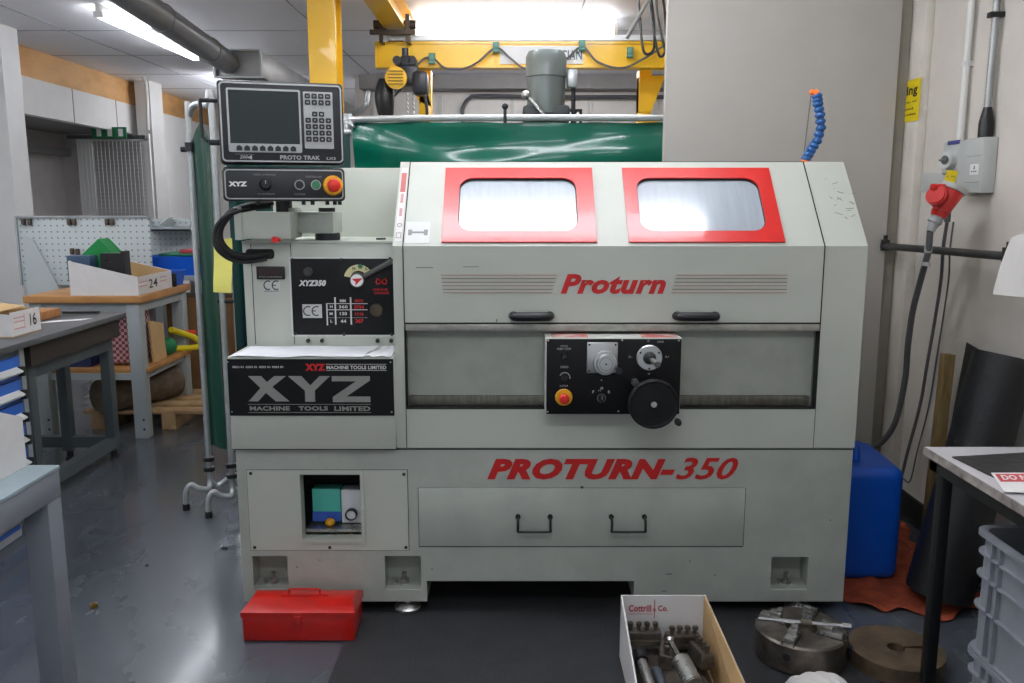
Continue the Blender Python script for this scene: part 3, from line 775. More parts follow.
mb = MB().prism([slope(hx0+.025, .054, .0015), slope(hx0+.065, .054, .0015), slope(hx0+.065, .062, .0015), slope(hx0+.025, .062, .0015)], nr*-.0005)
for u0 in (.012, .065): mb.prism([slope(hx0+u0, .046, .0015), slope(hx0+u0+.013, .046, .0015), slope(hx0+u0+.013, .07, .0015), slope(hx0+u0, .07, .0015)], nr*-.0005)
build('label_print', mb, MATS['label_greyink'], hs)

# --- saddle control panel
Yf = 2.75
cx0, cx1 = at(545.5, 375, Yf).x, at(681, 375, Yf).x
cz0, cz1 = zz(414.5, Yf), zz(338, Yf)
cp = build('control_panel', MB().box(cx0, cx1, Yf, D+.04, cz0, cz1, .003), mat('panel_box', 'c3c6bd', .45, var=.03), lathe)
build('panel_top_mark', MB().box(cx0+.02, cx0+.14, Yf+.01, D+.03, cz1, cz1+.0008).box(cx1-.13, cx1-.01, Yf+.01, D+.03, cz1, cz1+.0008), mat('worn_red', 'b4504a', .5, col2='c3b8ae', scale=18), cp)
fp = build('fascia', MB().box(cx0+.003, cx1-.002, Yf-.003, Yf, cz0+.002, cz1-.003, .001), PANELB, cp)
def fp_pt(px, py): p = at(px, py, Yf-.003); return p.x, p.z
def ZP(x, y): return fp_pt(520+x/5.256, 310+y/5.256)     # from the close-up
mb = MB()
for x, y in ((148, 160), (537, 158), (835, 160), (145, 535), (517, 532)):
    a, b = ZP(x, y); mb.sph((a, Yf-.004, b), .0035, (1, .5, 1), 8)
build('screw', mb, STEEL, fp)
a, b = ZP(230, 458)
es = build('emergency_stop', MB().lathe([(0, 0), (.0285, 0), (.0285, .004), (.026, .007), (0, .007)], (a, Yf-.003, b), (0, -1, 0)), YELS, cp)
build('push_button', MB().lathe([(0, .006), (.011, .006), (.011, .02), (.0165, .022), (.0165, .032), (.012, .036), (0, .037)], (a, Yf-.003, b), (0, -1, 0)), REDS, es)
a, b = ZP(233, 243)
build('push_button', MB().lathe([(0, .008), (.008, .008), (.009, .002), (.0125, .004), (.0125, 0), (0, 0)], (a, Yf-.003, b), (0, -1, 0)), mat('button_dark', '26282a', .35, var=0), cp)
a, b = ZP(235, 355)
kn = build('override_knob', MB().lathe([(0, .016), (.009, .016), (.010, .002), (.012, 0), (0, 0)], (a, Yf-.003, b), (0, -1, 0)), BLACK, cp)
mb = MB(); n = 14
ou = [(a+.0185*math.cos(PI*(1-i/n)*.95-.25), Yf-.0045, b+.0185*math.sin(PI*(1-i/n)*.95-.25)) for i in range(n+1)]
inn = [(a+.0155*math.cos(PI*(1-i/n)*.95-.25), Yf-.0045, b+.0155*math.sin(PI*(1-i/n)*.95-.25)) for i in range(n+1)]
mb.prism(ou+inn[::-1], (0, .001, 0)); build('scale_arc', mb, SILV, kn)
a, b = ZP(428, 463)
build('selector_switch', MB().lathe([(0, .006), (.0125, .006), (.0135, 0), (0, 0)], (a, Yf-.003, b), (0, -1, 0)).box(a-.004, a+.004, Yf-.024, Yf-.008, b-.013, b+.013, .002), BLACK, cp)
build('switch_mark', MB().box(a-.001, a+.001, Yf-.0248, Yf-.024, b+.0, b+.012).ring([(a+.0145*math.cos(i*PI/10), Yf-.0045, b+.0145*math.sin(i*PI/10)) for i in range(20)], [(a+.0135*math.cos(i*PI/10), Yf-.0045, b+.0135*math.sin(i*PI/10)) for i in range(20)], (0, .001, 0)), SILV, cp)
# small print on fascia
mb = MB()
def tz(s, x0, x1, y0, y1, bold=0.):
    (a0, b0), (a1, b1) = ZP(x0, y1), ZP(x1, y0)
    text('', s, a0, a1, b0, b1, front(Yf-.003, .0006), None, into=mb, bold=bold)
tz('CYCLE', 213, 250, 185, 195); tz('START / STOP', 195, 268, 199, 210)
tz('SPEED', 212, 254, 294, 305); tz('E-STOP', 210, 252, 394, 404)
tz('F', 380, 390, 422, 438, .03); tz('0', 422, 438, 404, 418, .02); tz('R', 462, 474, 422, 438, .03); tz('M', 412, 424, 420, 428)
tz('X-', 568, 590, 240, 252); tz('X+', 762, 784, 240, 252); tz('Z-', 668, 684, 156, 167); tz('HAND', 722, 755, 162, 172); tz('+', 670, 684, 330, 340); tz('.', 424, 432, 366, 372)
build('print', mb, mat('print_pale', 'b9b9b6', .5, var=0), fp)
# cross slide dial (left)
a, b = ZP(432, 250)
(q0, r0), (q1, r1) = ZP(349, 330), ZP(514, 168)
fl = build('dial_flange', MB().box(q0, q1, Yf-.012, Yf-.003, r0, r1, .004), ALU, cp)
mb = MB()
for u, v in ((q0+.02*.4, r1-.008), (q1-.008, r1-.008), (q0+.008, r0+.008)): mb.cyl((u, Yf-.0125, v), (u, Yf-.011, v), .0035, seg=10)
build('bolt', mb, INK, fl)
a, b = ZP(445, 272)
dw = build('dial', MB().lathe([(0, 0), (.039, 0), (.040, .004), (.040, .018), (.038, .022), (.031, .0225), (.030, .03), (.028, .034), (0, .035)], (a, Yf-.012, b), (0, -1, 0), 40), ALU, cp)
build('dial_center', MB().cyl((a, Yf-.048, b), (a, Yf-.046, b), .003).ring([(a+.0215*math.cos(i*PI/16), Yf-.0472, b+.0215*math.sin(i*PI/16)) for i in range(32)], [(a+.0205*math.cos(i*PI/16), Yf-.0472, b+.0205*math.sin(i*PI/16)) for i in range(32)], (0, .001, 0)), INK, dw)
a2, b2 = ZP(508, 303)
build('crank_knob', MB().cyl((a2, Yf-.034, b2), (a2, Yf-.075, b2+.002), .0085, .0105, seg=16, bev=.002), BLACK, dw)
# right dial with joystick
a, b = ZP(679, 250)
dw = build('joystick_plate', MB().lathe([(0, 0), (.0425, 0), (.0425, .006), (.040, .009), (0, .009)], (a, Yf-.003, b), (0, -1, 0), 40), ALU, cp)
mb = MB()
for ang in (30, 150, 270): mb.cyl((a+.035*math.cos(math.radians(ang)), Yf-.0125, b+.035*math.sin(math.radians(ang))), (a+.035*math.cos(math.radians(ang)), Yf-.011, b+.035*math.sin(math.radians(ang))), .0035, seg=10)
build('bolt', mb, INK, dw)
build('joystick', MB().lathe([(.0215, 0), (.02, .01), (.014, .02), (.011, .028), (0, .03)], (a, Yf-.012, b), (0, -1, 0)), mat('boot_black', '2a2b2d', .4, var=0), dw)
build('joystick_knob', MB().tube([(a, Yf-.03, b), (a+.008, Yf-.06, b-.004), (a+.014, Yf-.085, b-.008)], lambda s: .007+.004*s, seg=14), STEEL, dw)
# big handwheel
Yh = 2.66
c = at(653.5, 404, Yh); hr = .0815
hw = build('handwheel', MB().lathe([(0, .0), (.03, .0), (.07, -.004), (hr-.004, -.004), (hr, .002), (hr, .016), (hr-.006, .022), (.070, .017), (.03, .016), (.02, .018), (0, .018)], (c.x, Yh+.012, c.z), (0, -1, 0), 48), mat('wheel_black', '17181a', .6, var=.15, scale=20, bump=.1, spec=.3), cp)
build('shaft', MB().cyl((c.x, Yh+.012, c.z), (c.x, Yf, c.z), .024).cyl((c.x-.05, Yf-.003, c.z+.055), (c.x-.05, Yf-.03, c.z+.055), .012), STEEL, hw)
build('hub_bolt', MB().cyl((c.x, Yh-.005, c.z), (c.x, Yh-.012, c.z), .0095, seg=20, bev=.002), ALU, hw)
a2 = at(678, 421, Yh)
build('handle', MB().lathe([(0, 0), (.006, 0), (.006, .006), (.009, .010), (.0115, .026), (.009, .042), (0, .045)], (a2.x-.006, Yh-.004, a2.z+.004), (0, -1, 0), 20), BLACK, hw)

# --- headstock
Yk = 3.02; hz1 = 1.303
kx0, kx1 = -.955, sx0
Yb_ = 2.80; bz1 = .934
mb = MB().box(kx0, kx1, Yk, 3.42, .61, hz1, .004)
hd = build('headstock', mb, PAINT, lathe)
build('splash_guard', MB().box(kx0+.01, kx1+.02, 3.40, 3.42, hz1, 1.577, .004), PAINT, hd)
mb = MB().box(kx0+.001, kx1, Yk-.003, Yk+.39, hz1, hz1+.006)
build('top_plate', mb, PAINT, hd)
def XK(px, py, Y=Yk): return at(px, py, Y).x
def ZK(py, Y=Yk): return zz(py, Y)
build('seam', MB().box(XK(253, 290)-.001, XK(253, 290)+.001, Yk-.0012, Yk, .94, hz1-.004).box(XK(292.5, 290)-.001, XK(292.5, 290)+.001, Yk-.0012, Yk, .94, hz1-.004), GAP, hd)
# lower sign box in front
sb = build('cover_box', MB().box(kx0, kx1, Yb_, Yk, .614, bz1, .003), PAINT, lathe)
sgx0, sgx1, sgz0, sgz1 = at(227.5, 387, Yb_).x+.004, kx1-.002, zz(415.5, Yb_), zz(359, Yb_)
sg = build('name_board', MB().box(sgx0, sgx1, Yb_-.003, Yb_, sgz0, sgz1), PANELB, sb)
def SX(x): return sgx0+(x-38)/(934-38)*(sgx1-sgx0)       # close-up coordinates
def SZ(y): return sgz1-(y-104)/(408-104)*(sgz1-sgz0)
def poly(mb, pts, Y): mb.prism([(SX(a), Y, SZ(b)) for a, b in pts], (0, .001, 0))
mb = MB(); Ys = Yb_-.0042
poly(mb, [(148, 194), (218, 194), (248, 226), (290, 194), (352, 194), (276, 252), (366, 330), (292, 330), (240, 284), (196, 330), (144, 330), (212, 258)], Ys)
poly(mb, [(364, 194), (436, 194), (482, 244), (534, 194), (590, 194), (506, 272), (506, 332), (452, 332), (452, 272)], Ys)
poly(mb, [(600, 194), (806, 194), (806, 218), (676, 304), (806, 304), (806, 334), (602, 334), (602, 306), (730, 222), (600, 222)], Ys)
for y in (345, 389): poly(mb, [(140, y), (808, y), (808, y+2.5), (140, y+2.5)], Ys)
def st_(s, x0, x1, y0, y1, bold=0., into=None): text('', s, SX(x0), SX(x1), SZ(y1), SZ(y0), front(Yb_-.003, .0008), None, into=into, bold=bold)
st_('MACHINE', 148, 366, 356, 380, .04, mb); st_('TOOLS', 414, 574, 356, 380, .04, mb); st_('LIMITED', 608, 804, 356, 382, .04, mb)
build('lettering', mb, GREYT, sg)
mb = MB(); st_('XYZ', 458, 568, 128, 166, .07, mb); build('red_lettering', mb, REDT, sg)
mb = MB(); st_('MACHINE TOOLS LIMITED', 574, 896, 138, 158, .03, mb)
for y in (130, 163): poly(mb, [(572, y), (898, y), (898, y+2), (572, y+2)], Ys)
for x0_, s in ((66, '0823 01'), (138, '0203 01'), (210, '0203 01'), (280, '0203 01')): st_(s, x0_, x0_+60, 140, 151, .02, mb)
build('white_lettering', mb, mat('print_white', 'cfcfcc', .5, var=0), sg)
mb = MB()
for a, b in ((50, 386), (920, 120), (920, 388), (42, 118)): mb.sph((SX(a), Ys, SZ(b)), .003, (1, .5, 1), 8)
build('screw', mb, STEEL, sg)
# DRO display, CE mark
b0 = ZP
def K(x, y): p = at(230+x/6.024, 240+y/6.019, Yk); return p.x, p.z    # close-up coords of headstock
(a0, c0), (a1, c1) = K(164, 236), K(330, 158)
dp = build('digital_display', MB().box(a0, a1, Yk-.008, Yk, c0, c1, .002), mat('display_black', '15120f', .35, var=0), hd)
(a2_, c2_), (a3_, c3_) = K(178, 210), K(318, 166)
build('display_window', MB().box(a2_, a3_, Yk-.009, Yk-.008, c2_, c3_), mat('display_glass', '2a1010', .1, var=0), dp)
mb = MB()
def kt(s, x0, x1, y0, y1, e=.0045, bold=0., shear=0.):
    (a0, c0), (a1, c1) = K(x0, y1), K(x1, y0)
    text('', s, a0, a1, c0, c1, front(Yk, e), None, into=mb, bold=bold, shear=shear)
kt('STOP RUN MODE', 180, 318, 216, 226, .0092); build('print', mb, SILV, dp)
# CE as arcs
def arc(mb, cx_, cy_, r, w, a0, a1, Y, n=16):
    o, i = [], []
    for k in range(n+1):
        a = math.radians(a0+(a1-a0)*k/n)
        p = K(cx_+r*math.cos(a), cy_-r*math.sin(a)); q = K(cx_+(r-w)*math.cos(a), cy_-(r-w)*math.sin(a))
        o.append((p[0], Y, p[1])); i.append((q[0], Y, q[1]))
    mb.prism(o+i[::-1], (0, .0006, 0))
def ce(mb, cx_, cy_, s, Y):
    arc(mb, cx_-s*.75+s*.1, cy_, s, s*.22, 62, 298, Y); arc(mb, cx_+s*1.05, cy_, s, s*.22, 62, 298, Y)
    p, q = K(cx_+s*.1, cy_+s*.1), K(cx_+s*.9, cy_-s*.1)
    mb.box(p[0], q[0], Y, Y+.0006, p[1], q[1])
(a0, c0), (a1, c1) = K(205, 312), K(300, 238)
lb = build('ce_label', MB().box(a0, a1, Yk-.001, Yk, c0, c1), mat('label_w', 'c9ccc6', .5, var=0), hd)
mb = MB(); ce(mb, 250, 272, 29, Yk-.0018); p, q = K(207, 309), K(298, 306); mb.box(p[0], q[0], Yk-.0018, Yk-.001, p[1], q[1])
build('mark', mb, INK, lb)
# black gear panel
(a0, c0), (a1, c1) = K(384, 570), K(976, 112)
a1 = kx1-.012
gp = build('gear_panel', MB().box(a0, a1, Yk-.004, Yk, c0, c1, .001), PANELB, hd)
mb = MB()
o_ = [(x, Yk-.003, z) for x, z in rrect_outer((a0+a1)/2, (c0+c1)/2, a1-a0+.012, c1-c0+.012, 1)]
i_ = [(x, Yk-.003, z) for x, z in rrect_outer((a0+a1)/2, (c0+c1)/2, a1-a0, c1-c0, 1)]
build('panel_edge', MB().ring(o_, i_, (0, .003, 0)), mat('edge_white', 'cdd0c9', .4, var=0), gp)
mb = MB()
for x, y in ((377, 118), (672, 118), (965, 112), (397, 563), (688, 566), (975, 566)):
    p = K(x, y); mb.sph((p[0], Yk-.005, p[1]), .006, (1, .5, 1), 8)
for x in (473, 556, 890, 973):
    p = K(x, 605); mb.cyl((p[0], Yk-.008, p[1]), (p[0], Yk, p[1]), .0075, seg=12)
build('screw', mb, mat('screw_dark', '3c3b37', .4, .5, var=0), gp)
mb = MB(); kt('XYZ350', 415, 580, 240, 277, .0055, .06, .25)
kt('MM', 664, 698, 356, 374, .0055, .03); kt('H', 604, 620, 392, 408, .0055, .03); kt('360', 658, 710, 392, 410, .0055, .03); kt('M', 602, 620, 434, 451, .0055, .03); kt('130', 664, 706, 432, 452, .0055, .03); kt('L', 607, 619, 478, 495, .0055, .03); kt('44', 668, 702, 477, 498, .0055, .03)
for x0_, y0_, x1_, y1_ in ((582, 380, 830, 384), (585, 417, 830, 421), (585, 466, 830, 467), (585, 380, 588, 512), (635, 344, 638, 508), (728, 344, 732, 508)):
    p, q = K(x0_, y1_), K(x1_, y0_); mb.box(p[0], q[0], Yk-.0052, Yk-.004, p[1], q[1])
build('white_print', mb, mat('print_white'+'2', 'd0d0cc', .5, var=0), gp)
mb = MB(); kt('INCH', 755, 803, 356, 373, .0055, .03); kt('2754', 750, 808, 392, 412, .0055, .05); kt('1116', 756, 806, 434, 454, .0055, .05); kt('367', 758, 806, 474, 498, .0055, .05)
kt('GEAR', 862, 955, 291, 303, .0055, .02); kt('CHANGE', 870, 960, 310, 325, .0055, .02)
arc(mb, 895, 250, 17, 7, 0, 355, Yk-.005); arc(mb, 932, 250, 17, 7, 0, 355, Yk-.005)
for s in ((880, 268, 945, 230), ): 
    p, q = K(s[0], s[1]), K(s[2], s[3])
    mb.prism([(p[0], Yk-.005, p[1]), (p[0]+.006, Yk-.005, p[1]), (q[0], Yk-.005, q[1]), (q[0]-.006, Yk-.005, q[1])], (0, .0006, 0))
    mb.prism([(q[0], Yk-.005, p[1]), (q[0]-.006, Yk-.005, p[1]), (p[0], Yk-.005, q[1]), (p[0]+.006, Yk-.005, q[1])], (0, .0006, 0))
build('red_print', mb, REDT, gp)
p, q = K(441, 468), K(554, 386)
lb = build('ce_label', MB().box(p[0], q[0], Yk-.0052, Yk-.004, p[1], q[1]), mat('label_w2', 'b9bab6', .5, var=0), gp)
mb = MB(); ce(mb, 492, 426, 30, Yk-.006); build('mark', mb, INK, lb)
p = K(472, 191)
build('lock_button', MB().lathe([(0, .012), (.010, .012), (.012, .006), (.0165, .005), (.0165, 0), (0, 0)], (p[0], Yk-.004, p[1]), (0, -1, 0)), mat('lock_grey', '4b4b49', .4, .4, var=.1), gp)
p = K(885, 420)
build('sight_glass', MB().lathe([(0, .006), (.017, .006), (.018, .012), (.0225, .012), (.024, 0), (0, 0)], (p[0], Yk-.004, p[1]), (0, -1, 0)), mat('sight_bronze', '5b5142', .4, .6, var=.1), gp)
# gear lever
p = K(772, 240)
gl = build('gear_lever_dial', MB().lathe([(0, .02), (.024, .02), (.027, .016), (.028, 0), (0, 0)], (p[0], Yk-.004, p[1]), (0, -1, 0)), mat('dial_body', '6f6f6a', .35, .6, var=.05), gp)
build('dial_face', MB().cyl((p[0], Yk-.024, p[1]), (p[0], Yk-.0255, p[1]), .022), WHITE, gl)
mb = MB(); y_ = Yk-.0262
def A(x, y): a, b = K(x, y); return (a, y_, b)
mb.prism([A(742, 230), A(806, 226), A(762, 272), A(764, 248)], (0, .0006, 0)); build('arrow', mb, REDT, gl)
mb = MB(); arc(mb, 775, 235, 88, 38, 38, 168, Yk-.0052); build('gear_scale', mb, mat('scale_cream', 'cfc99a', .5, var=0), gl)
q = K(787, 158); build('scale_spot', MB().cyl((q[0], Yk-.0066, q[1]), (q[0], Yk-.0052, q[1]), .0085), mat('spot_green', '2b6a48', .5, var=0), gl)
mb = MB(); kt('H', 740, 756, 162, 178, .007, .03); kt('L', 818, 834, 164, 180, .007, .03); build('scale_letter', mb, INK, gl)
q1_, q2_ = K(815, 215), K(985, 122)
build('lever', MB().tube([(q1_[0], Yk-.02, q1_[1]), ((q1_[0]+q2_[0])/2, Yk-.035, (q1_[1]+q2_[1])/2), (q2_[0], Yk-.05, q2_[1])], .0095, seg=12), mat('lever_grey', '5c5d5a', .35, .5, var=.05), gl)
# headstock top fittings
c = at(328, 243, 3.12)
build('pivot_base', MB().cyl((c.x, 3.12, hz1+.005), (c.x, 3.12, hz1+.032), .045, seg=32, bev=.003), mat('pivot_black', '26272a', .5, var=.05), hd)
build('filler_cap', MB().cyl((XK(383, 240, 3.2), 3.15, hz1+.005), (XK(383, 240, 3.2), 3.15, hz1+.012), .018), BLACK, hd)
# --- pendant arm
def bxpx(mb, px0, py0, px1, py1, Y, dep, bev=.004):
    p, q = at(px0, py1, Y), at(px1, py0, Y); mb.box(p.x, q.x, Y, Y+dep, p.z, q.z, bev)
mb = MB(); bxpx(mb, 290, 212, 333, 233.5, 3.05, .16)
arm = build('support_arm', mb, PAINT2, lathe)
build('pivot_pin', MB().cyl((c.x, 3.12, hz1+.03), (c.x, 3.12, hz1+.07), .03).cyl((c.x, 3.12, 1.41), (c.x, 3.12, 1.425), .03), BLACK, arm)
mb = MB(); bxpx(mb, 238, 212, 290, 239, 2.95, .16); bxpx(mb, 235, 207, 241, 240, 2.945, .17, .002)
bxpx(mb, 254, 238, 290, 243, 2.99, .08, .001)
bxpx(mb, 289.5, 208, 294, 236, 3.0, .1, .002)
build('fore_arm', mb, PAINT, arm)
q = at(276, 239.5, 2.95)
build('red_knob', MB().cyl((q.x, 2.93, q.z), (q.x, 2.96, q.z), .011).cyl((q.x+.012, 2.935, q.z), (q.x+.02, 2.935, q.z-.002), .006), REDS, arm)
q = at(284, 205, 3.02)
build('swivel_neck', MB().cyl((q.x, 3.02, q.z-.03), (q.x, 3.02, q.z+.06), .028, seg=24), BLACK, arm)
# --- pendant (built square, then turned)
pc = at(285.5, 140, 2.93); ang = math.radians(17)
W2, = (.2015,)
zT, zM, zM2, zB = 1.838, 1.570, 1.560, 1.448
Mp = Matrix.Translation((pc.x, 2.90, 0)) @ Matrix.Rotation(ang, 4, 'Z')
pd = build('pendant', MB().box(-W2, W2, 0, .12, zM, zT, .012, 3), PEND, lathe, M=Mp)
def inP(x, y):                                  # 956x683 close-up of the display -> local (u, z)
    u = -W2+(x-82)/(910-82)*2*W2
    tl = 60+(x-82)/(828)*42; bl = 638+(x-82)/828*14
    return u, zT-(y-tl)/(bl-tl)*(zT-zM)
def inring(name, x0, y0, x1, y1, w, r, m, par, Y=-.002, th=.003):
    a, b = inP(x0, y1); c_, d = inP(x1, y0)
    cx_, cz_ = (a+c_)/2, (b+d)/2
    O = [(x, Y, z) for x, z in rrect(cx_, cz_, c_-a, d-b, r)]; I = [(x, Y, z) for x, z in rrect(cx_, cz_, c_-a-2*w, d-b-2*w, max(.002, r-w))]
    return build(name, MB().ring(O, I, (0, th, 0)), m, par, M=Mp)
def inbox(mb, u0, u1, z0, z1, Y=-.002, th=.003, bev=0): mb.box(u0, u1, Y, Y+th, z0, z1, bev); return mb
u0_, u1_ = -W2+.008, W2-.008
O = [(x, -.0018, z) for x, z in rrect(0, (zT+zM)/2, 2*W2-.012, zT-zM-.014, .014)]; I = [(x, -.0018, z) for x, z in rrect(0, (zT+zM)/2, 2*W2-.022, zT-zM-.024, .010)]
build('border_line', MB().ring(O, I, (0, .002, 0)), SILV, pd, M=Mp)
su0, su1 = -W2+.028, -W2+.262; sz0, sz1 = zM+.038, zT-.026
O = [(x, -.003, z) for x, z in rrect((su0+su1)/2, (sz0+sz1)/2, su1-su0, sz1-sz0, .006)]
I = [(x, -.003, z) for x, z in rrect_outer((su0+su1)/2, (sz0+sz1)/2+.011, su1-su0-.012, sz1-sz0-.034)]
build('screen_bezel', MB().ring(O, I, (0, .003, 0)), SILV, pd, M=Mp)
build('screen', MB().box(su0+.004, su1-.004, -.001, .001, sz0+.01, sz1-.004), mat('screen_glass', '1d2726', .12, var=.05, scale=6, spec=.7), pd, M=Mp)
mb = MB()
for k in range(8):
    u = su0+.024+k*.0246
    mb.prism([(u, -.0055, sz0+.005), (u+.018, -.0055, sz0+.005), (u+.018, -.0055, sz0+.017), (u+.009, -.0055, sz0+.023), (u, -.0055, sz0+.017)], (0, .003, 0))
build('soft_key', mb, BLACK, pd, M=Mp)
ku0, ku1, kz0, kz1 = W2-.132, W2-.036, zM+.053, zT-.03
O = [(x, -.003, z) for x, z in rrect((ku0+ku1)/2, (kz0+kz1)/2, ku1-ku0, kz1-kz0, .004)]
kp = build('keypad', MB().prism(O, (0, .003, 0)), SILV, pd, M=Mp)
mb = MB(); mk = MB(); kwd = (ku1-ku0-.008)/4
rows = [('GO', 'STOP', 'FH', 'FN'), ('HM', 'SP', 'FD', 'MD')]
zr_ = kz1-.006
def key(u, z, s, w=kwd-.004, h=.0165):
    mb.prism([(x, -.006, zz_) for x, zz_ in rrect(u+w/2, z-h/2, w, h, .004, 3)], (0, .003, 0))
    text('', s, u+w*.3, u+w*.7, z-h*.68, z-h*.34, lambda a, b: Vector((a, -.0066, b)), None, into=mk, bold=.02)
for r in rows:
    for k, s in enumerate(r): key(ku0+.005+k*kwd, zr_, s)
    zr_ -= .0205
text('', 'A', ku0+.005+kwd*1.35, ku0+.005+kwd*1.55, zr_-.008, zr_-.003, lambda a, b: Vector((a, -.0045, b)), None, into=mb)
text('', 'V', ku0+.005+kwd*2.35, ku0+.005+kwd*2.55, zr_-.008, zr_-.003, lambda a, b: Vector((a, -.0045, b)), None, into=mb)
zr_ -= .017
for k in (1, 2): key(ku0+.005+k*kwd, zr_, '+-'[k-1])
zr_ -= .0205
for r in (('X', '7', '8', '9'), ('Z', '4', '5', '6'), ('C', '1', '2', '3'), ('ABS', '0', '.', '=')):
    for k, s in enumerate(r): key(ku0+.005+k*kwd, zr_, s)
    zr_ -= .0205
build('keys', mb, BLACK, kp, M=Mp); build('key_print', mk, SILV, kp, M=Mp)
mb = MB()
L_ = lambda a, b: Vector((a, -.0012, b))
text('', 'PROTO TRAK', -.012, .118, zM+.016, zM+.030, L_, None, into=mb, bold=.03)
text('', 'LX3', .140, .170, zM+.017, zM+.026, L_, None, into=mb, bold=.03)
text('', 'SWI', -.14, -.115, zM+.016, zM+.028, L_, None, into=mb, bold=.03, shear=.4)
mb.prism([(-.118, -.0012, zM+.021), (-.102, -.0012, zM+.029), (-.102, -.0012, zM+.014)], (0, .001, 0)).box(-.155, -.095, -.0012, 0, zM+.031, zM+.0318)
build('lettering', mb, SILV, pd, M=Mp)
# side handle
for k in (0,):
    build('grab_handle', MB().box(-W2-.058, -W2+.004, .045, .075, zT-.068, zT-.056, .003).box(-W2-.035, -W2+.004, .045, .075, zM+.062, zM+.08, .003).tube([(-W2-.055, .06, zT-.064), (-W2-.055, .06, zM+.09), (-W2-.035, .06, zM+.072)], .006, smooth=False), BLACK, pd, M=Mp)
# lower button box
W3 = W2-.002
lo = build('button_box', MB().box(-W3, W3, -.002, .1, zB, zM2, .014, 3), PEND, lathe, M=Mp)
O = [(x, -.0038, z) for x, z in rrect(0, (zB+zM2)/2, 2*W3-.014, zM2-zB-.014, .014)]; I = [(x, -.0038, z) for x, z in rrect(0, (zB+zM2)/2, 2*W3-.022, zM2-zB-.022, .010)]
build('border_line', MB().ring(O, I, (0, .002, 0)), SILV, lo, M=Mp)
zc_ = (zB+zM2)/2
L_ = lambda a, b: Vector((a, -.0028, b))
mb = MB()
text('', 'XYZ', -.18, -.122, zc_-.007, zc_+.009, L_, None, into=mb, bold=.06)
build('lettering', mb, WHITE, lo, M=Mp)
mb = MB()
text('', 'SPEED OVERRIDE', -.1, -.03, zc_+.029, zc_+.034, L_, None, into=mb)
text('', 'OVERRIDE', -.09, -.035, zc_-.034, zc_-.029, L_, None, into=mb)
text('', 'CONTROL ON', .068, .12, zc_+.023, zc_+.029, L_, None, into=mb)
text('', 'POWER', .03, .065, zc_-.036, zc_-.029, L_, None, into=mb)
build('print', mb, mat('print_dim', '85868a', .5, var=0), lo, M=Mp)
build('rotary_knob', MB().lathe([(0, .022), (.014, .022), (.018, .004), (.02, 0), (0, 0)], (-.063, -.002, zc_), (0, -1, 0)).box(-.066, -.06, -.03, -.02, zc_-.012, zc_+.014, .001), BLACK, lo, M=Mp)
build('knob_mark', MB().box(-.064, -.0625, -.031, -.03, zc_+.002, zc_+.013), WHITE, lo, M=Mp)
for u, m_ in ((.047, mat('button_black2', '1c2424', .3, var=0)), (.101, GREENL)):
    bb = build('push_button', MB().lathe([(0, .008), (.012, .008), (.0135, .003), (.0135, 0), (0, 0)], (u, -.002, zc_-.001), (0, -1, 0)), m_, lo, M=Mp)
    build('button_ring', MB().lathe([(.0138, 0), (.0138, .006), (.0168, .006), (.0168, 0), (.0138, 0)], (u, -.002, zc_-.001), (0, -1, 0)), SILV, bb, M=Mp)
es = build('emergency_stop', MB().lathe([(0, 0), (.034, 0), (.034, .003), (.030, .010), (0, .012)], (.158, -.002, zc_-.003), (0, -1, 0)), YELS, lo, M=Mp)
build('push_button', MB().lathe([(0, .01), (.014, .01), (.014, .026), (.0215, .028), (.0215, .04), (.016, .044), (0, .045)], (.158, -.002, zc_-.003), (0, -1, 0)), REDS, es, M=Mp)
mb = MB()
for u in (-.09, .06, .09, .14, .165, .182): mb.cyl((u, .03, zB-.012), (u, .03, zB+.004), .007, seg=10)
build('cable_gland', mb, BLACK, lo, M=Mp)
# cable from pendant into headstock
mb = MB()
for k, o2 in enumerate((0, .016, -.012)):
    pts = [at(270, 205, 3.0), at(250, 206+k, 2.97), at(230, 214, 2.95), at(218, 232-2*k, 2.94), at(219, 245, 2.93), at(232, 255+k, 2.95), at(250, 256+2*k, 2.99), at(269, 253+2*k, 3.03)]
    mb.tube([p+Vector((o2*.5, o2, o2*.4)) for p in pts], .0135 if k == 0 else .008, seg=10)
build('cable_bundle', mb, CABLEB, lathe)
p, q = at(246, 259, Yk-.001), at(274, 249, Yk-.001)
build('cable_slot', MB().prism([(x, Yk-.002, z) for x, z in rrect((p.x+q.x)/2, (p.z+q.z)/2, q.x-p.x, q.z-p.z, .012)], (0, .002, 0)), GAP, hd)
# coolant hose on the hood
cp_ = [(806, 159, 0), (811, 150, 0), (817, 141, 0), (821, 128, 0), (820, 115, 0), (818, 104, 0), (817, 96, 0)]
Yq = 3.3
pts = [at(a, b, Yq) for a, b, _ in cp_]
h0 = pts[0].copy(); h0.z = ztp
mb = MB().tube(pts, .013, seg=14, n=6)
for i in range(13):
    s = i/12*(len(pts)-1); j = min(int(s), len(pts)-2); p = pts[j].lerp(pts[j+1], s-j)
    dv = (pts[j+1]-pts[j]).normalized()
    mb.lathe([(.013, -.010), (.0185, -.006), (.020, 0), (.018, .006), (.013, .010)], p, dv, 16)
ch = build('coolant_hose', mb, mat('hose_blue', '1c528e', .35, var=.03), lathe)
q = at(810, 92, Yq)
build('nozzle', MB().cyl(pts[-1], at(815, 93, Yq), .016, .014, seg=16).cyl(at(817, 93, Yq), q, .013, .009, seg=16).cyl((pts[0].x, Yq, ztp-.001), pts[0]+Vector((0, 0, .008)), .019, .016, seg=16), mat('hose_orange', 'ee7a2e', .4, var=0), ch)
build('rod', MB().cyl(at(811, 96, Yq+.02), (at(803, 158, Yq+.02).x, Yq+.02, ztp), .0025, seg=8), STEELD, ch)

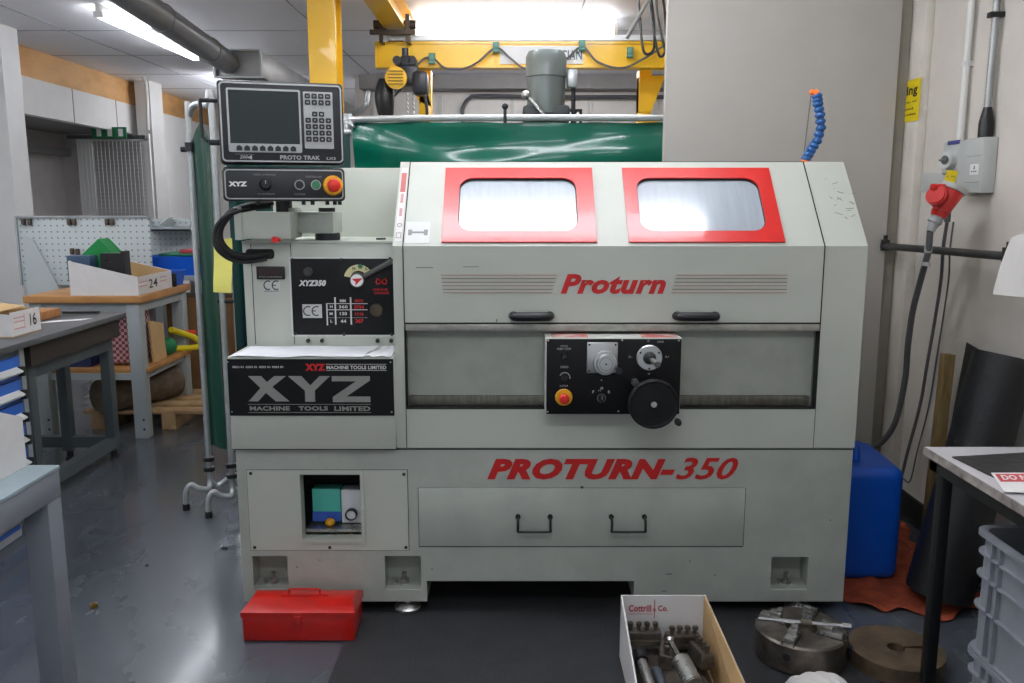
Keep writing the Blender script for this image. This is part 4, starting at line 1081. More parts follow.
# papers on the cover box
def paper(name, pts, label, seed):
    rnd = random.Random(seed)
    xs0, xs1, xs2, xs3 = pts
    ph = rnd.uniform(0, 6)
    mb = MB().grid(lambda u, v: Vector(((xs0*(1-v)+xs3*v)*(1-u)+(xs1*(1-v)+xs2*v)*u+.004*math.sin(v*17+ph)*(u < .02), (2.795+.004*math.sin(u*23+ph)*(v < .05)-.002*(v < .05))+(.212)*v, bz1+.002+.0025*math.sin(u*7+ph)**2*(1-v)+.0015*math.sin(v*9+u*11))), 26, 8, .0008)
    return tag(build(name, mb, mat('paper', 'e4e5e8', .7, var=.01)), label, 'paper', 'paper sheets on the lathe cover box')
paper('paper_sheet', (-.945, -.5, -.48, -.93), 'large white paper sheet lying on the cover above the big lettered board', 1)
paper('paper_sheet', (-.495, -.405, -.405, -.455), 'small white paper sheet beside the hood post, at the edge of the larger sheet', 5)

# ================================================================ LEFT BENCHES
t = thing('workbench', 'light grey steel workbench with thick wooden top and lower shelf', 'workbench', (-2.6, 5.5, 0))
bx0, bx1, by0, by1, bz = -2.93, -2.22, 5.06, 5.86, .886
build('bench_top', MB().box(bx0, bx1, by0, by1, bz-.042, bz, .003), WOOD, t)
build('apron', MB().box(bx0+.03, bx1-.03, by0+.03, by0+.07, bz-.10, bz-.042).box(bx1-.07, bx1-.03, by0+.03, by1-.03, bz-.10, bz-.042).box(bx0+.03, bx0+.07, by0+.03, by1-.03, bz-.10, bz-.042), BENCHG, t)
build('shelf', MB().box(bx0+.03, bx1-.01, by0+.06, by1-.02, .405, .435, .002), WOOD, t)
build('shelf_rail', MB().box(bx0+.05, bx1-.05, by0+.05, by0+.09, .365, .405).box(bx1-.08, bx1-.04, by0+.05, by1-.03, .365, .405), BENCHG, t)
for x in (bx0+.06, bx1-.065):
    for y in (by0+.02, by1-.1):
        l = build('leg', MB().box(x-.04, x+.04, y, y+.08, .0, bz-.042, .004), BENCHG, t)
        mb = MB()
        for z in (.06, .12): mb.cyl((x+.02, y-.003, z), (x+.02, y+.001, z), .007, seg=8)
        build('bolt', mb, INK, l)
t = thing('pegboard', 'pale grey pegboard panel rising behind the wooden workbench', 'pegboard', (-2.9, 5.9, 0))
px0, px1 = xx(17.5, 5.9, 1.3), xx(149, 5.9, 1.3); pz0, pz1 = .87, zz(217.5, 5.9)
PEG = bpy.data.materials.new('peg'); PEG.use_nodes = True
nt = PEG.node_tree; N_, L__ = nt.nodes, nt.links
tc = N_.new('ShaderNodeTexCoord'); sp = N_.new('ShaderNodeSeparateXYZ'); L__.new(tc.outputs['Object'], sp.inputs[0])
def mth(op, a, b=None):
    n = N_.new('ShaderNodeMath'); n.operation = op
    for i, q in enumerate((a, b)):
        if q is None: continue
        if isinstance(q, (int, float)): n.inputs[i].default_value = q
        else: L__.new(q, n.inputs[i])
    return n.outputs[0]
def cell(o): return mth('SUBTRACT', mth('MULTIPLY', mth('FRACT', mth('DIVIDE', o, .042)), .042), .021)
a_, b_ = cell(sp.outputs['X']), cell(sp.outputs['Z'])
dd = mth('SQRT', mth('ADD', mth('MULTIPLY', a_, a_), mth('MULTIPLY', b_, b_)))
mk_ = mth('LESS_THAN', dd, .0058)
mx = N_.new('ShaderNodeMix'); mx.data_type = 'RGBA'
mx.inputs['A'].default_value = (*lin('bcc5c6'), 1); mx.inputs['B'].default_value = (*lin('6c7575'), 1)
L__.new(mk_, mx.inputs['Factor']); L__.new(mx.outputs['Result'], N_['Principled BSDF'].inputs['Base Color'])
N_['Principled BSDF'].inputs['Roughness'].default_value = .5
build('perforated_panel', MB().box(px0, px1, 5.9, 5.915, pz0, pz1, .002), PEG, t)
build('edge_lip', MB().box(px0-.01, px1, 5.885, 5.915, pz1, pz1+.012).box(px0-.012, px0, 5.885, 5.915, pz0, pz1), BENCHG, t)
build('post', MB().box(px0+.02, px0+.07, 5.93, 5.98, 0, pz1-.02).box(px1-.08, px1-.03, 5.93, 5.98, 0, pz1-.02), BENCHG, t)
g = [at(22.5, 236, 5.88), at(33, 240, 5.88), at(64, 298, 5.88), at(28, 300, 5.88)]
build('gusset', MB().prism(g, (0, .015, 0)), mat('gusset_grey', 'b3bbbb', .5, var=.02), t)
for k, (a, b) in enumerate(((22, 222), (28.5, 222), (68, 222), (73, 222), (106, 222), (111, 222), (71, 251.5), (76.5, 252))):
    q = at(a, b, 5.87)
    build('clip', MB().box(q.x-.012, q.x+.012, 5.87, 5.9, q.z-.022, q.z+.022, .006), mat('clip_brown', '5a5046', .5, .3, var=.1), t)
t = thing('pegboard', 'pegboard with small folded shelf bracket farther back, beside the green screen', 'pegboard', (-2.4, 6.7, 0))
ax_, bx_ = xx(149, 6.7, 1.2), xx(192, 6.7, 1.2)
build('perforated_panel', MB().box(ax_, bx_, 6.7, 6.715, .85, zz(219, 6.7), .002), PEG, t)
build('post', MB().box(ax_, ax_+.05, 6.72, 6.77, 0, 1.3).box(bx_-.05, bx_, 6.72, 6.77, 0, 1.3), BENCHG, t)
zs1, zs0 = zz(219, 6.5), zz(231, 6.4)
sh = build('shelf', MB().box(ax_+.02, bx_+.1, 6.4, 6.7, zs0, zs0+.012).box(ax_+.02, bx_+.1, 6.4, 6.41, zs0, zs0+.035), BENCHG, t)
mb = MB()
for x in (ax_+.02, (ax_+bx_)/2+.02, bx_+.08): mb.prism([(x, 6.4, zs0+.03), (x, 6.7, zs0), (x, 6.7, zs1+.01), (x, 6.62, zs1+.01)], (.006, 0, 0))
build('bracket', mb, BENCHG, t)
mb = MB().prism([at(152, 232, 6.68), at(181, 234, 6.68), at(190, 256, 6.68), at(160, 262, 6.68)], (0, .01, 0))

# parts bin "24" on the bench
def bin_box(name, label, x0, x1, y0, y1, z0, hL, hR, inner=CARD, txt=None, tslot=None, th=.005):
    """open card bin: tall at x0 side, low at x1 side; long sides are at y0 and y1"""
    t = thing(name, label, 'box', ((x0+x1)/2, (y0+y1)/2, z0))
    def side(y, d): return MB().prism([(x0, y, z0+.001), (x1, y, z0+.001), (x1, y, z0+hR), (x0, y, z0+hL)], (0, d, 0))
    build('side_panel', side(y0, th), CARDW, t); build('side_panel', side(y1-th, th), CARDW, t)
    build('end_panel', MB().box(x0, x0+th, y0+th, y1-th, z0+.001, z0+hL), CARDW, t)
    e = build('front_panel', MB().box(x1-th, x1, y0+th, y1-th, z0+.001, z0+hR), CARDW, t)
    build('bottom', MB().box(x0+th, x1-th, y0+th, y1-th, z0+.001, z0+.007), inner, t)
    build('lining', MB().box(x0+th, x0+th+.001, y0+th, y1-th, z0+.007, z0+hL-.004).prism([(x0+th, y1-th-.001, z0+.007), (x1-th, y1-th-.001, z0+.007), (x1-th, y1-th-.001, z0+hR-.003), (x0+th, y1-th-.001, z0+hL-.006)], (0, .001, 0)), inner, t)
    return t, e
def side_text(s, x, y0, y1, z0, z1, m, par, bold=.01):
    mb = MB()
    text('', s, 0, y1-y0, z0, z1, lambda u, v: Vector((x+.0012, y0+u, v)), None, into=mb, bold=bold)
    return mb
t, e = bin_box('parts_bin', 'white cardboard parts bin marked 24 standing on the wooden bench', -2.655, -2.245, 5.09, 5.60, bz, .21, .112)
build('handwriting', side_text('24', -2.245, 5.24, 5.37, bz+.03, bz+.085, INK, e), INK, e)
mb = MB()
for y, z in ((5.11, .075), (5.11, .05), (5.41, .08), (5.41, .055)):
    mb.box(-2.2445, -2.2437, y, y+.11, bz+z, bz+z+.006)
build('red_print', mb, mat('print_rose', 'c98d95', .6, var=0), e)
# contents
mb = MB()
q0, q1, q2 = at(81, 262, 5.3), at(102, 238.5, 5.3), at(121, 258, 5.3)
mb.prism([(q0.x, 5.25, bz+.1), (q0.x, 5.25, q0.z+.02), (q1.x, 5.25, q1.z), (q2.x, 5.25, q2.z), (q2.x+.02, 5.25, bz+.1)], (0, .14, 0))
tag(build('green_foam_block', mb, mat('foam_green', '0f8a42', .7, var=.06)), 'bright green folded cloth rising out of the bin marked 24', 'cloth')
q, r = at(72, 268, 5.2), at(96, 255, 5.2)
tag(build('blue_tray', MB().box(q.x+.012, r.x, 5.12, 5.22, bz+.08, r.z, .004), mat('slate_blue', '2e4a66', .5, var=.05)), 'small slate blue box at the tall end of the bin marked 24', 'box')
t = thing('black_holder', 'black plastic holder with a slot in the bin marked 24', 'holder', (-2.45, 5.15, bz))
q, r = at(104, 276, 5.15), at(126, 253, 5.15)
mb = MB().plate(q.x, r.x, bz+.02, r.z, 5.12, 5.20, [(q.x+.03, q.x+.065, r.z-.055, r.z-.03)])
mb.box(r.x-.02, r.x+.0, 5.12, 5.2, r.z, r.z+.012)
build('shell', mb, BLACK, t)
q, r = at(96, 266, 5.2), at(103, 257, 5.2)
tag(build('white_roll', MB().cyl((q.x+.03, 5.34, bz+.01), (q.x+.03, 5.34, bz+.13), .03), WHITE), 'small white roll between the blue box and black holder', 'roll')
# things at the right end of the bench top
q, r = at(160, 280, 5.75), at(196, 258, 5.75)
t = thing('blue_bin', 'bright blue plastic tray at the far end of the wooden bench', 'tray', (-2.3, 5.78, bz))
bmx0, bmx1 = -2.44, -2.0
def tray(x0, x1, y0, y1, z0, h, fl=.02):
    O0 = [(x0, y0), (x1, y0), (x1, y1), (x0, y1)]; O1 = [(x0-fl, y0-fl), (x1+fl, y0-fl), (x1+fl, y1+fl), (x0-fl, y1+fl)]
    mb = MB(); b = bmesh.new(); w = .004
    A = [b.verts.new((x, y, z0)) for x, y in O0]; B = [b.verts.new((x, y, z0+h)) for x, y in O1]
    C = [b.verts.new((x+(w if x < (x0+x1)/2 else -w), y+(w if y < (y0+y1)/2 else -w), z0+h)) for x, y in O1]
    E = [b.verts.new((x+(w if x < (x0+x1)/2 else -w), y+(w if y < (y0+y1)/2 else -w), z0+w)) for x, y in O0]
    b.faces.new(A[::-1]); b.faces.new(E)
    for i in range(4):
        j = (i+1) % 4
        b.faces.new((A[i], A[j], B[j], B[i])); b.faces.new((B[i], B[j], C[j], C[i])); b.faces.new((C[i], C[j], E[j], E[i]))
    bmesh.ops.recalc_face_normals(b, faces=b.faces[:])
    return mb._merge(b)
bb = build('tray', tray(-2.46, -2.26, 5.66, 5.82, bz+.0, .1), BLUE, t)
t2 = tag(build('storage_tray', tray(-2.6, -2.12, 6.0, 6.4, .93, .13), BLUE), 'large blue tray behind the wooden bench, beside the green screen', 'tray')
t = thing('side_table', 'grey stand behind the workbench holding the blue tray', 'table', (-2.4, 6.2, 0))
build('table_top', MB().box(-2.7, -1.9, 5.95, 6.6, .90, .93), BENCHG, t)
for x in (-2.66, -1.95):
    for y in (6.0, 6.5): build('leg', MB().box(x-.03, x+.03, y, y+.06, 0, .90), BENCHG, t)
tag(build('green_folder', MB().box(-2.5, -2.14, 6.03, 6.38, 1.062, 1.082, .004), mat('folder_green', '1d6b52', .5, var=0)), 'flat green folder lying across the large blue tray', 'folder')
tag(build('red_folder', MB().box(-2.36, -2.14, 6.05, 6.3, 1.083, 1.108, .004), mat('folder_red', 'a8333c', .5, var=0)), 'flat red folder on top of the green folder', 'folder')
tag(build('brown_roll', MB().cyl((-2.62, 5.82, bz+.045), (-2.48, 5.84, bz+.045), .043, seg=20), mat('roll_brown', 'b58a55', .6, var=.06)), 'short brown roll beside the blue tray on the wooden bench', 'roll')
q = at(185, 275, 5.6)
tag(build('black_box', MB().box(-2.31, -2.23, 5.63, 5.65, bz, bz+.09, .006), BLACK), 'small black box at the right end of the wooden bench', 'box')

# under the bench
def cloth_bag():
    m = bpy.data.materials.new('checked'); m.use_nodes = True
    n = m.node_tree.nodes; l = m.node_tree.links
    tc = n.new('ShaderNodeTexCoord'); ck = n.new('ShaderNodeTexChecker'); ck.inputs['Scale'].default_value = 52
    ck.inputs['Color1'].default_value = (*lin('8a3b48'), 1); ck.inputs['Color2'].default_value = (*lin('c9a7a8'), 1)
    l.new(tc.outputs['Object'], ck.inputs['Vector']); l.new(ck.outputs['Color'], n['Principled BSDF'].inputs['Base Color'])
    n['Principled BSDF'].inputs['Roughness'].default_value = .7
    return m
mb = MB().box(-2.55, -2.33, 5.2, 5.45, .437, .80, .04, 3)
tag(build('checked_bag', mb, cloth_bag()), 'red and white checked bag on the lower shelf of the workbench', 'bag')
tag(build('cardboard_sheet', MB().prism([(-2.27, 5.3, .437), (-2.27, 5.5, .437), (-2.29, 5.52, .66), (-2.30, 5.34, .70)], (-.012, 0, 0)), CARD), 'brown cardboard sheet leaning at the right end of the lower shelf', 'cardboard')
tag(build('yellow_hose', MB().tube([(-2.28, 5.62, .6), (-2.26, 5.7, .57), (-2.20, 5.8, .52), (-2.16, 5.84, .46), (-2.22, 5.78, .45), (-2.30, 5.7, .46)], .02), mat('hose_yellow', 'e0cf1a', .4, var=0)), 'yellow looped tube on the lower shelf of the workbench', 'tube')
tag(build('red_tube', MB().tube([(-2.3, 5.68, .58), (-2.25, 5.75, .56), (-2.2, 5.82, .55)], .018), mat('tube_red', 'd2391f', .4, var=0)), 'short red tube beside the yellow looped tube', 'tube')
tag(build('green_bag', MB().sph((-2.29, 5.58, .497), .058, (1, 1, 1)), mat('bag_green', '157a48', .6, var=.1)), 'small green pouch on the lower shelf beside the cardboard sheet', 'pouch')
tag(build('blue_crate', tray(-2.86, -2.60, 5.15, 5.5, .437, .16), mat('crate_blue', '23335e', .5, var=.05)), 'dark blue crate on the lower shelf behind the dark bench legs', 'crate')
tag(build('brown_box', MB().box(-2.5, -2.02, 6.1, 6.45, .001, .76, .005), mat('box_brown', '8c6740', .7, var=.08)), 'large brown cardboard box under the grey stand', 'box')
mb = MB().cyl((-2.58, 5.2, .235), (-2.32, 5.72, .235), .11, seg=36, bev=.006)
tag(build('carpet_roll', mb, mat('roll_grey', '6b5c4c', .8, col2='4a3d30', scale=10)), 'thick brown roll lying on the wooden pallet below the bench', 'roll')
t = thing('pallet', 'wooden pallet on the floor under the workbench', 'pallet', (-2.25, 5.8, 0))
for k in range(4):
    y = 5.3+k*.18
    build('board', MB().box(-2.75, -1.72, y, y+.11, .10, .122, .002), WOOD2, t)
for x in (-2.7, -2.25, -1.85): build('bearer', MB().box(x, x+.09, 5.3, 5.95, 0, .10, .002), WOOD2, t)
t = thing('folding_trestle', 'white low table legs with dark box below, far end beside the screen', 'table', (-2.2, 6.9, 0))
build('table_top', MB().box(-2.75, -1.9, 6.8, 7.4, .45, .48, .003), BENCHG, t)
for x in (-2.7, -2.3): build('leg', MB().box(x-.03, x+.03, 6.82, 6.88, 0, .45), WHITE, t)
tag(build('black_crate', MB().box(-2.2, -1.95, 6.9, 7.2, 0, .3, .01), BLACK), 'black box on the floor beside the white low table', 'box')

# dark bench
t = thing('dark_bench', 'dark grey bench on square steel frame legs at the left', 'bench', (-2.5, 3.9, 0))
dy1 = 4.75; dxr = -2.175; dz = .83
build('bench_top', MB().box(-3.3, dxr, 2.6, dy1, dz-.028, dz, .003), TOPD, t)
build('apron', MB().box(-3.2, dxr-.03, 3.83, dy1-.03, .70, dz-.028), mat('apron_dark', '2a2422', .6, var=.1), t)
lg = [(-2.27, 4.68), (-2.26, 3.88), (-2.52, 4.68), (-2.52, 3.88), (-3.2, 4.68), (-3.2, 2.7)]
for x, y in lg:
    l = build('leg', MB().box(x-.026, x+.026, y-.03, y+.03, .05, .70, .002), BENCHD, t)
    build('castor', MB().cyl((x, y, .01), (x, y, .05), .02, seg=12).cyl((x, y, 0), (x, y, .012), .026, seg=14), BLACK, l)
mb = MB().box(-2.29, -2.24, 3.9, 4.66, .63, .69).box(-3.2, -2.27, 4.65, 4.71, .63, .69)
mb.box(-2.29, -2.24, 3.9, 4.66, .07, .13).box(-3.2, -2.27, 4.655, 4.705, .07, .13)
build('frame_rail', mb, BENCHD, t)
t = thing('drawer_cabinet', 'grey metal cabinet with blue drawers under the dark bench', 'cabinet', (-2.5, 3.4, 0))
cxf = -2.205
build('carcass', MB().box(-2.8, cxf-.02, 3.0, 3.78, 0, .80, .003).box(cxf-.02, cxf, 3.745, 3.78, 0, .80), mat('cabinet_grey', '8c9296', .5, var=.03), t)
for k in range(7):
    z1 = .765-k*.105
    dd_ = build('drawer', MB().box(cxf-.02, cxf-.002, 3.02, 3.74, z1-.095, z1, .002), BLUED, t)
    build('handle', MB().prism([(cxf-.002, 3.04, z1-.045), (cxf+.028, 3.04, z1-.062), (cxf+.028, 3.04, z1-.068), (cxf-.002, 3.04, z1-.085)], (0, .68, 0)), mat('handle_white', 'd9dbd8', .4, .2, var=0), dd_)
    build('end_cap', MB().box(cxf-.002, cxf+.03, 3.715, 3.735, z1-.088, z1-.045, .004), BLACK, dd_)
# box 16 and items on the dark bench
t = thing('cardboard_box', 'open cardboard box marked 16 on the dark bench', 'box', (-2.5, 3.95, dz))
y0b, y1b, xf, hb = 3.84, 4.08, -2.285, .115
build('bottom', MB().box(-2.75, xf, y0b, y1b, dz+.001, dz+.006), CARD, t)
e = build('end_panel', MB().box(xf-.005, xf, y0b, y1b, dz+.006, dz+hb), CARDW, t)
build('side_panel', MB().prism([(-2.75, y0b, dz+.006), (xf-.005, y0b, dz+.006), (xf-.005, y0b, dz+hb-.01), (-2.75, y0b, dz+.15)], (0, .005, 0)), CARDW, t)
build('side_panel', MB().prism([(-2.75, y1b-.005, dz+.006), (xf-.005, y1b-.005, dz+.006), (xf-.005, y1b-.005, dz+hb-.01), (-2.75, y1b-.005, dz+.15)], (0, .005, 0)), CARD, t)
build('flap', MB().prism([(-2.75, y0b+.01, dz+.15), (xf-.05, y0b+.01, dz+.12), (xf-.05, y1b-.03, dz+.12), (-2.75, y1b-.03, dz+.17)], (0, 0, .004)), CARD, t)
build('handwriting', side_text('16', xf, 3.99, 4.045, dz+.035, dz+.095, INK, e), INK, e)
mb = MB()
for z in (.085, .066, .035): mb.box(xf+.0002, xf+.001, 3.86, 3.945, dz+z, dz+z+.005)
mb.box(xf+.0002, xf+.001, 3.945, 3.948, dz+.03, dz+.1)
build('red_print', mb, MATS['print_rose'], e)
q, r = at(45, 316, 4.5), at(72, 308, 4.5)
tag(build('wooden_block', MB().box(-2.62, -2.46, 4.42, 4.6, dz+.001, dz+.045, .003), mat('block_wood', 'b07a48', .5, col2='935f35', scale=12)), 'flat wooden block on the dark bench behind the box marked 16', 'block')
tag(build('paper_slip', MB().prism([(-2.44, 4.3, dz+.001), (-2.26, 4.42, dz+.001), (-2.24, 4.5, dz+.001), (-2.4, 4.4, dz+.001)], (0, 0, .001)), WHITE), 'white paper slip on the dark bench beside the wooden block', 'paper')
tag(build('black_file', MB().cyl((-2.5, 4.69, dz+.009), (-2.3, 4.7, dz+.009), .008), BLACK), 'thin black file at the far edge of the dark bench', 'tool')

# near table bottom left
t = thing('grey_table', 'pale grey steel table with blue striped drawer, close at bottom left', 'table', (-1.5, 1.6, 0))
tx, ty, tz_ = -1.215, 2.2, .75
build('table_top', MB().box(-2.2, tx, .9, ty, tz_-.012, tz_, .002), mat('top_paleblue', '98aab2', .25, .2, var=.08, scale=6), t)
build('apron', MB().box(-2.2, tx-.002, .9, ty-.002, tz_-.085, tz_-.012, .003), mat('table_grey', '7f838c', .45, var=.04), t)
for x, y in ((tx-.04, ty-.04), (tx-.04, .98), (-2.1, ty-.04)): build('leg', MB().box(x-.03, x+.037, y-.03, y+.037, 0, tz_-.085, .003), MATS['table_grey'], t)
d_ = build('drawer', MB().box(-2.0, tx-.045, 1.0, 2.08, .60, tz_-.09, .004), mat('drawer_pale', 'aeb1b6', .5, var=.03), t)
build('blue_stripe', MB().box(tx-.0449, tx-.043, 1.02, 2.07, .622, .634), BLUED, d_)
t = thing('parts_bin', 'white cardboard bin standing on the near grey table, before the blue drawers', 'box', (-1.5, 1.9, tz_))
def binY(y): return tz_+.135+(ty-.01-y)*.38
y0_, y1_ = 1.8, ty-.012
prof = [(y0_, tz_+.001), (y1_, tz_+.001), (y1_, binY(y1_)), (y0_, binY(y0_))]
build('side_panel', MB().prism([(-1.302, y, z) for y, z in prof], (.005, 0, 0)), CARDW, t)
build('side_panel', MB().prism([(-1.62, y, z) for y, z in prof], (.005, 0, 0)), CARDW, t)
build('end_panel', MB().box(-1.615, -1.302, y1_-.005, y1_, tz_+.001, binY(y1_)).box(-1.615, -1.302, y0_, y0_+.005, tz_+.001, binY(y0_)), CARDW, t)
build('bottom', MB().box(-1.615, -1.315, y0_, y1_, tz_+.001, tz_+.006), CARD, t)

# ================================================================ RIGHT SIDE
t = thing('wall_pipe', 'dark steel pipe on brackets along the right wall', 'pipe', (1.73, 3.5, 1.25))
P0, P1 = Vector((1.725, 4.0-.03, 1.243)), Vector((1.70, 2.92, 1.262))
build('pipe', MB().cyl(P0, P1, .0155, seg=20), mat('pipe_dark', '4a4c4c', .4, .5, var=.15, scale=20), t)
for P, w in ((P0+Vector((0, -.02, 0)), 0), (P1, 1)):
    build('bracket', MB().box(P.x-.012, 1.84 if w else P.x+.012, P.y-.02, P.y+.02, P.z+.012, P.z+.03).box(P.x-.018, P.x+.018, P.y-.012, P.y+.012, P.z-.02, P.z+.022, .003).cyl((P.x, P.y, P.z+.02), (P.x, P.y, P.z+.05), .01, seg=8), mat('bracket_dark', '33332f', .5, .4, var=.1), t)
# socket assembly on the right wall
t = thing('power_socket', 'grey wall switch enclosures with a round socket on the right wall', 'socket', (1.8, 3.4, 1.45))
zA0, zA1 = zz(193, 3.3)+.0, zz(137, 3.3)
ys0, ys1 = 3.29, 3.60
xw_ = 1.838
bxm = build('enclosure', MB().box(1.782, xw_, ys0, 3.47, zA0, zA1, .004), BOXG, t)
build('panel_line', MB().box(1.780, 1.782, ys0+.01, 3.40, zA0+.04, zA0+.042).box(1.780, 1.782, ys0+.01, 3.40, zA0+.14, zA0+.142), mat('line_grey', '8a8d8b', .5, var=0), bxm)
build('side_enclosure', MB().box(1.795, xw_, 3.47, 3.62, zz(170, 3.5)-.02, zA1+.0, .004), BOXG, t)
build('lower_enclosure', MB().box(1.795, xw_, 3.55, 3.80, zz(192, 3.6), zz(172, 3.6), .004), BOXG, t)
lb = build('rating_label', MB().box(1.7805, 1.782, 3.31, 3.37, zA0+.07, zA0+.11), WHITE, t)
text('lettering', '---', 0, .04, zA0+.08, zA0+.084, lambda u, v: Vector((1.7798, 3.36-u, v)), INK, lb)
text('lettering', 'x', 0, .014, zA0+.09, zA0+.103, lambda u, v: Vector((1.7798, 3.345-u, v)), INK, lb, bold=.05)
build('blue_tag', MB().box(1.79, 1.794, 3.48, 3.58, zA1-.012, zA1+.003), mat('tag_navy', '353a80', .5, var=0), t)
q = at(947, 159, 3.45)
build('round_socket', MB().lathe([(0, .012), (.012, .012), (.014, .03), (.034, .03), (.04, .0), (0, 0)], (1.79, 3.54, q.z), (-1, -.3, 0), 28), mat('socket_grey', 'c4c6c2', .4, var=0), t)
build('socket_core', MB().cyl((1.775, 3.535, q.z), (1.757, 3.53, q.z), .018, seg=16).box(1.75, 1.76, 3.50, 3.56, q.z-.004, q.z+.004), mat('core_grey', '5b5c5e', .4, var=0), t)
# small yellow tag
q = [at(947, 170, 3.35), at(958, 171, 3.35), at(955, 182, 3.35), at(943, 184, 3.35)]
yt = build('hazard_tag', MB().prism(q, (.004, .004, 0)), SIGNY, t)
a, b = at(947, 180, 3.348), at(955, 173, 3.348)
text('lettering', 'L N', a.x, b.x, a.z+.01, b.z-.01, lambda u, v: Vector((u, 3.347, v)), INK, yt)
# red connector
t = thing('power_plug', 'red industrial power connector plugged below the grey enclosure', 'plug', (1.68, 3.35, 1.4))
A0, A1, A2 = at(953, 188, 3.3), at(940, 212, 3.3), at(934, 224, 3.3)
d = (A1-A0).normalized()
build('connector_body', MB().cyl(A0+d*.01, A1, .047, .033, seg=28, bev=.004).cyl(A1, A1+d*.02, .033, .027), RED, t)
build('collar_ring', MB().cyl(A0-d*.008, A0+d*.012, .054, .052, seg=28, bev=.002), mat('ring_grey', 'a7a7a3', .4, var=0), t)
q = at(936.5, 196, 3.25)
build('cap_lid', MB().cyl(q+Vector((-.01, -.012, .006)), q+Vector((.016, .012, -.006)), .038, seg=28, bev=.006).box(q.x-.02, q.x+.03, 3.24, 3.27, q.z+.02, q.z+.045, .006), mat('red_matt', 'c3231d', .5, var=.04, spec=.3), t)
build('cable_boot', MB().cyl(A1+d*.02, A2+d*.03, .024, .015, seg=18).cyl(A1+d*.03, A1+d*.045, .027), mat('boot_grey', 'a9abac', .4, var=0), t)
q1_ = A2+d*.03
pts = [q1_]+[at(a, b, Y) for a, b, Y in ((928, 252, 3.32), (922, 275, 3.4), (913, 310, 3.5), (908, 345, 3.55), (905, 380, 3.58), (896, 420, 3.62), (884, 440, 3.66), (872, 448, 3.7))]
build('cable', MB().tube(pts, .0125, seg=12), CABLE, t)
build('cable_tape', MB().cyl(pts[0]+(pts[1]-pts[0])*.6, pts[1], .0145, seg=12).cyl(pts[1]+Vector((-.002, 0, -.04)), pts[1]+Vector((-.004, 0, -.055)), .0145), mat('tape_silver', 'b5b6b8', .3, .2, var=0), t)
pts = [at(a, b, Y) for a, b, Y in ((947, 222, 3.38), (943, 250, 3.42), (941, 280, 3.5), (934, 325, 3.58), (927, 365, 3.62), (920, 405, 3.66), (908, 450, 3.7), (900, 480, 3.72))]
pts += [Vector((1.74, 3.72, .2)), Vector((1.70, 3.70, .03)), Vector((1.6, 3.72, .01))]
tag(build('black_cable', MB().tube(pts, .007, seg=8).cyl(pts[0], pts[0]+Vector((0, 0, .04)), .012), CABLE), 'thin dark cable hanging down the right wall beside the plug cable', 'cable')
pts = [p+Vector((.015, -.02, 0)) for p in pts]
tag(build('cable_shadow', MB().tube([pts[0]]+[p+Vector((.02*min(i, 7)/7 if i < 8 else .005, 0, 0)) for i, p in enumerate(pts)][1:], .0035, seg=6), CABLE), 'thin grey strand for a faint cable shadow, right of the thin dark cable on the right wall', 'cable')  # strand modelled in place of a faint cable shadow
# white conduit and grey corrugated hose above
c0 = at(957, 134, 3.55)
t = thing('conduit_tube', 'white plastic conduit rising from the wall enclosures to the ceiling', 'conduit', (1.82, 3.5, zA1))
build('tube', MB().cyl((1.815, 3.53, zA1-.0), (1.815, 3.53, CZ), .0135, seg=16), PVCW, t)
build('clip', MB().box(1.80, 1.84, 3.52, 3.54, 1.98, 2.0), PVCW, t)
t = thing('corrugated_hose', 'grey corrugated flexible conduit with black gland on the right wall', 'conduit', (1.81, 3.33, zA1))
zb_ = zz(107, 3.33)
mb = MB().lathe([(.0125 if i % 2 else .0145, zb_-.02+i*.008) for i in range(int((CZ-zb_)/.008))], (1.812, 3.34, 0), (0, 0, 1), 14)
build('hose', mb, mat('hose_silver', '9fa1a1', .35, .5, var=.05), t)
build('gland', MB().lathe([(0, zA1), (.027, zA1), (.027, zA1+.055), (.022, zb_-.03), (.015, zb_), (0, zb_)], (1.812, 3.34, 0), (0, 0, 1), 20), BLACK, t)
q = at(990, 12, 3.3)
build('hose_clip', MB().box(1.785, 1.84, 3.325, 3.355, q.z-.012, q.z+.008, .002), BLACK, t)
# warning sign on the column
t = thing('warning_sign', 'yellow warning sign on the column, partly hidden by the partition', 'sign', (1.8, 4.0, 1.9))
sy0, sy1 = 3.865, 4.25
sz0_, sz1_ = zz(121.5, 3.87)+.0, zz(78, 3.87)
# sign face at x=1.797
sz1_ = 1.45+ (at(924, 77, 3.87).z-1.45); sz0_ = at(920, 120, 3.87).z
build('plate', MB().box(1.796, 1.7985, 3.872, sy1, sz0_, sz1_), SIGNY, t)
def wl(u, v): return Vector((1.7953, sy1-u, v))
hh = sz1_-sz0_
mb = MB()
text('', 'Warning', .03, .355, sz1_-.36*hh-.012, sz1_-.13*hh, wl, None, into=mb, bold=.035)
text('', 'Do not begin to', .03, .355, sz0_+.43*hh, sz0_+.50*hh, wl, None, into=mb, bold=.02)
text('', 'work without', .05, .33, sz0_+.28*hh, sz0_+.35*hh, wl, None, into=mb, bold=.02)
text('', 'wearing goggles', .03, .355, sz0_+.13*hh, sz0_+.20*hh, wl, None, into=mb, bold=.02)
build('lettering', mb, INK, t)
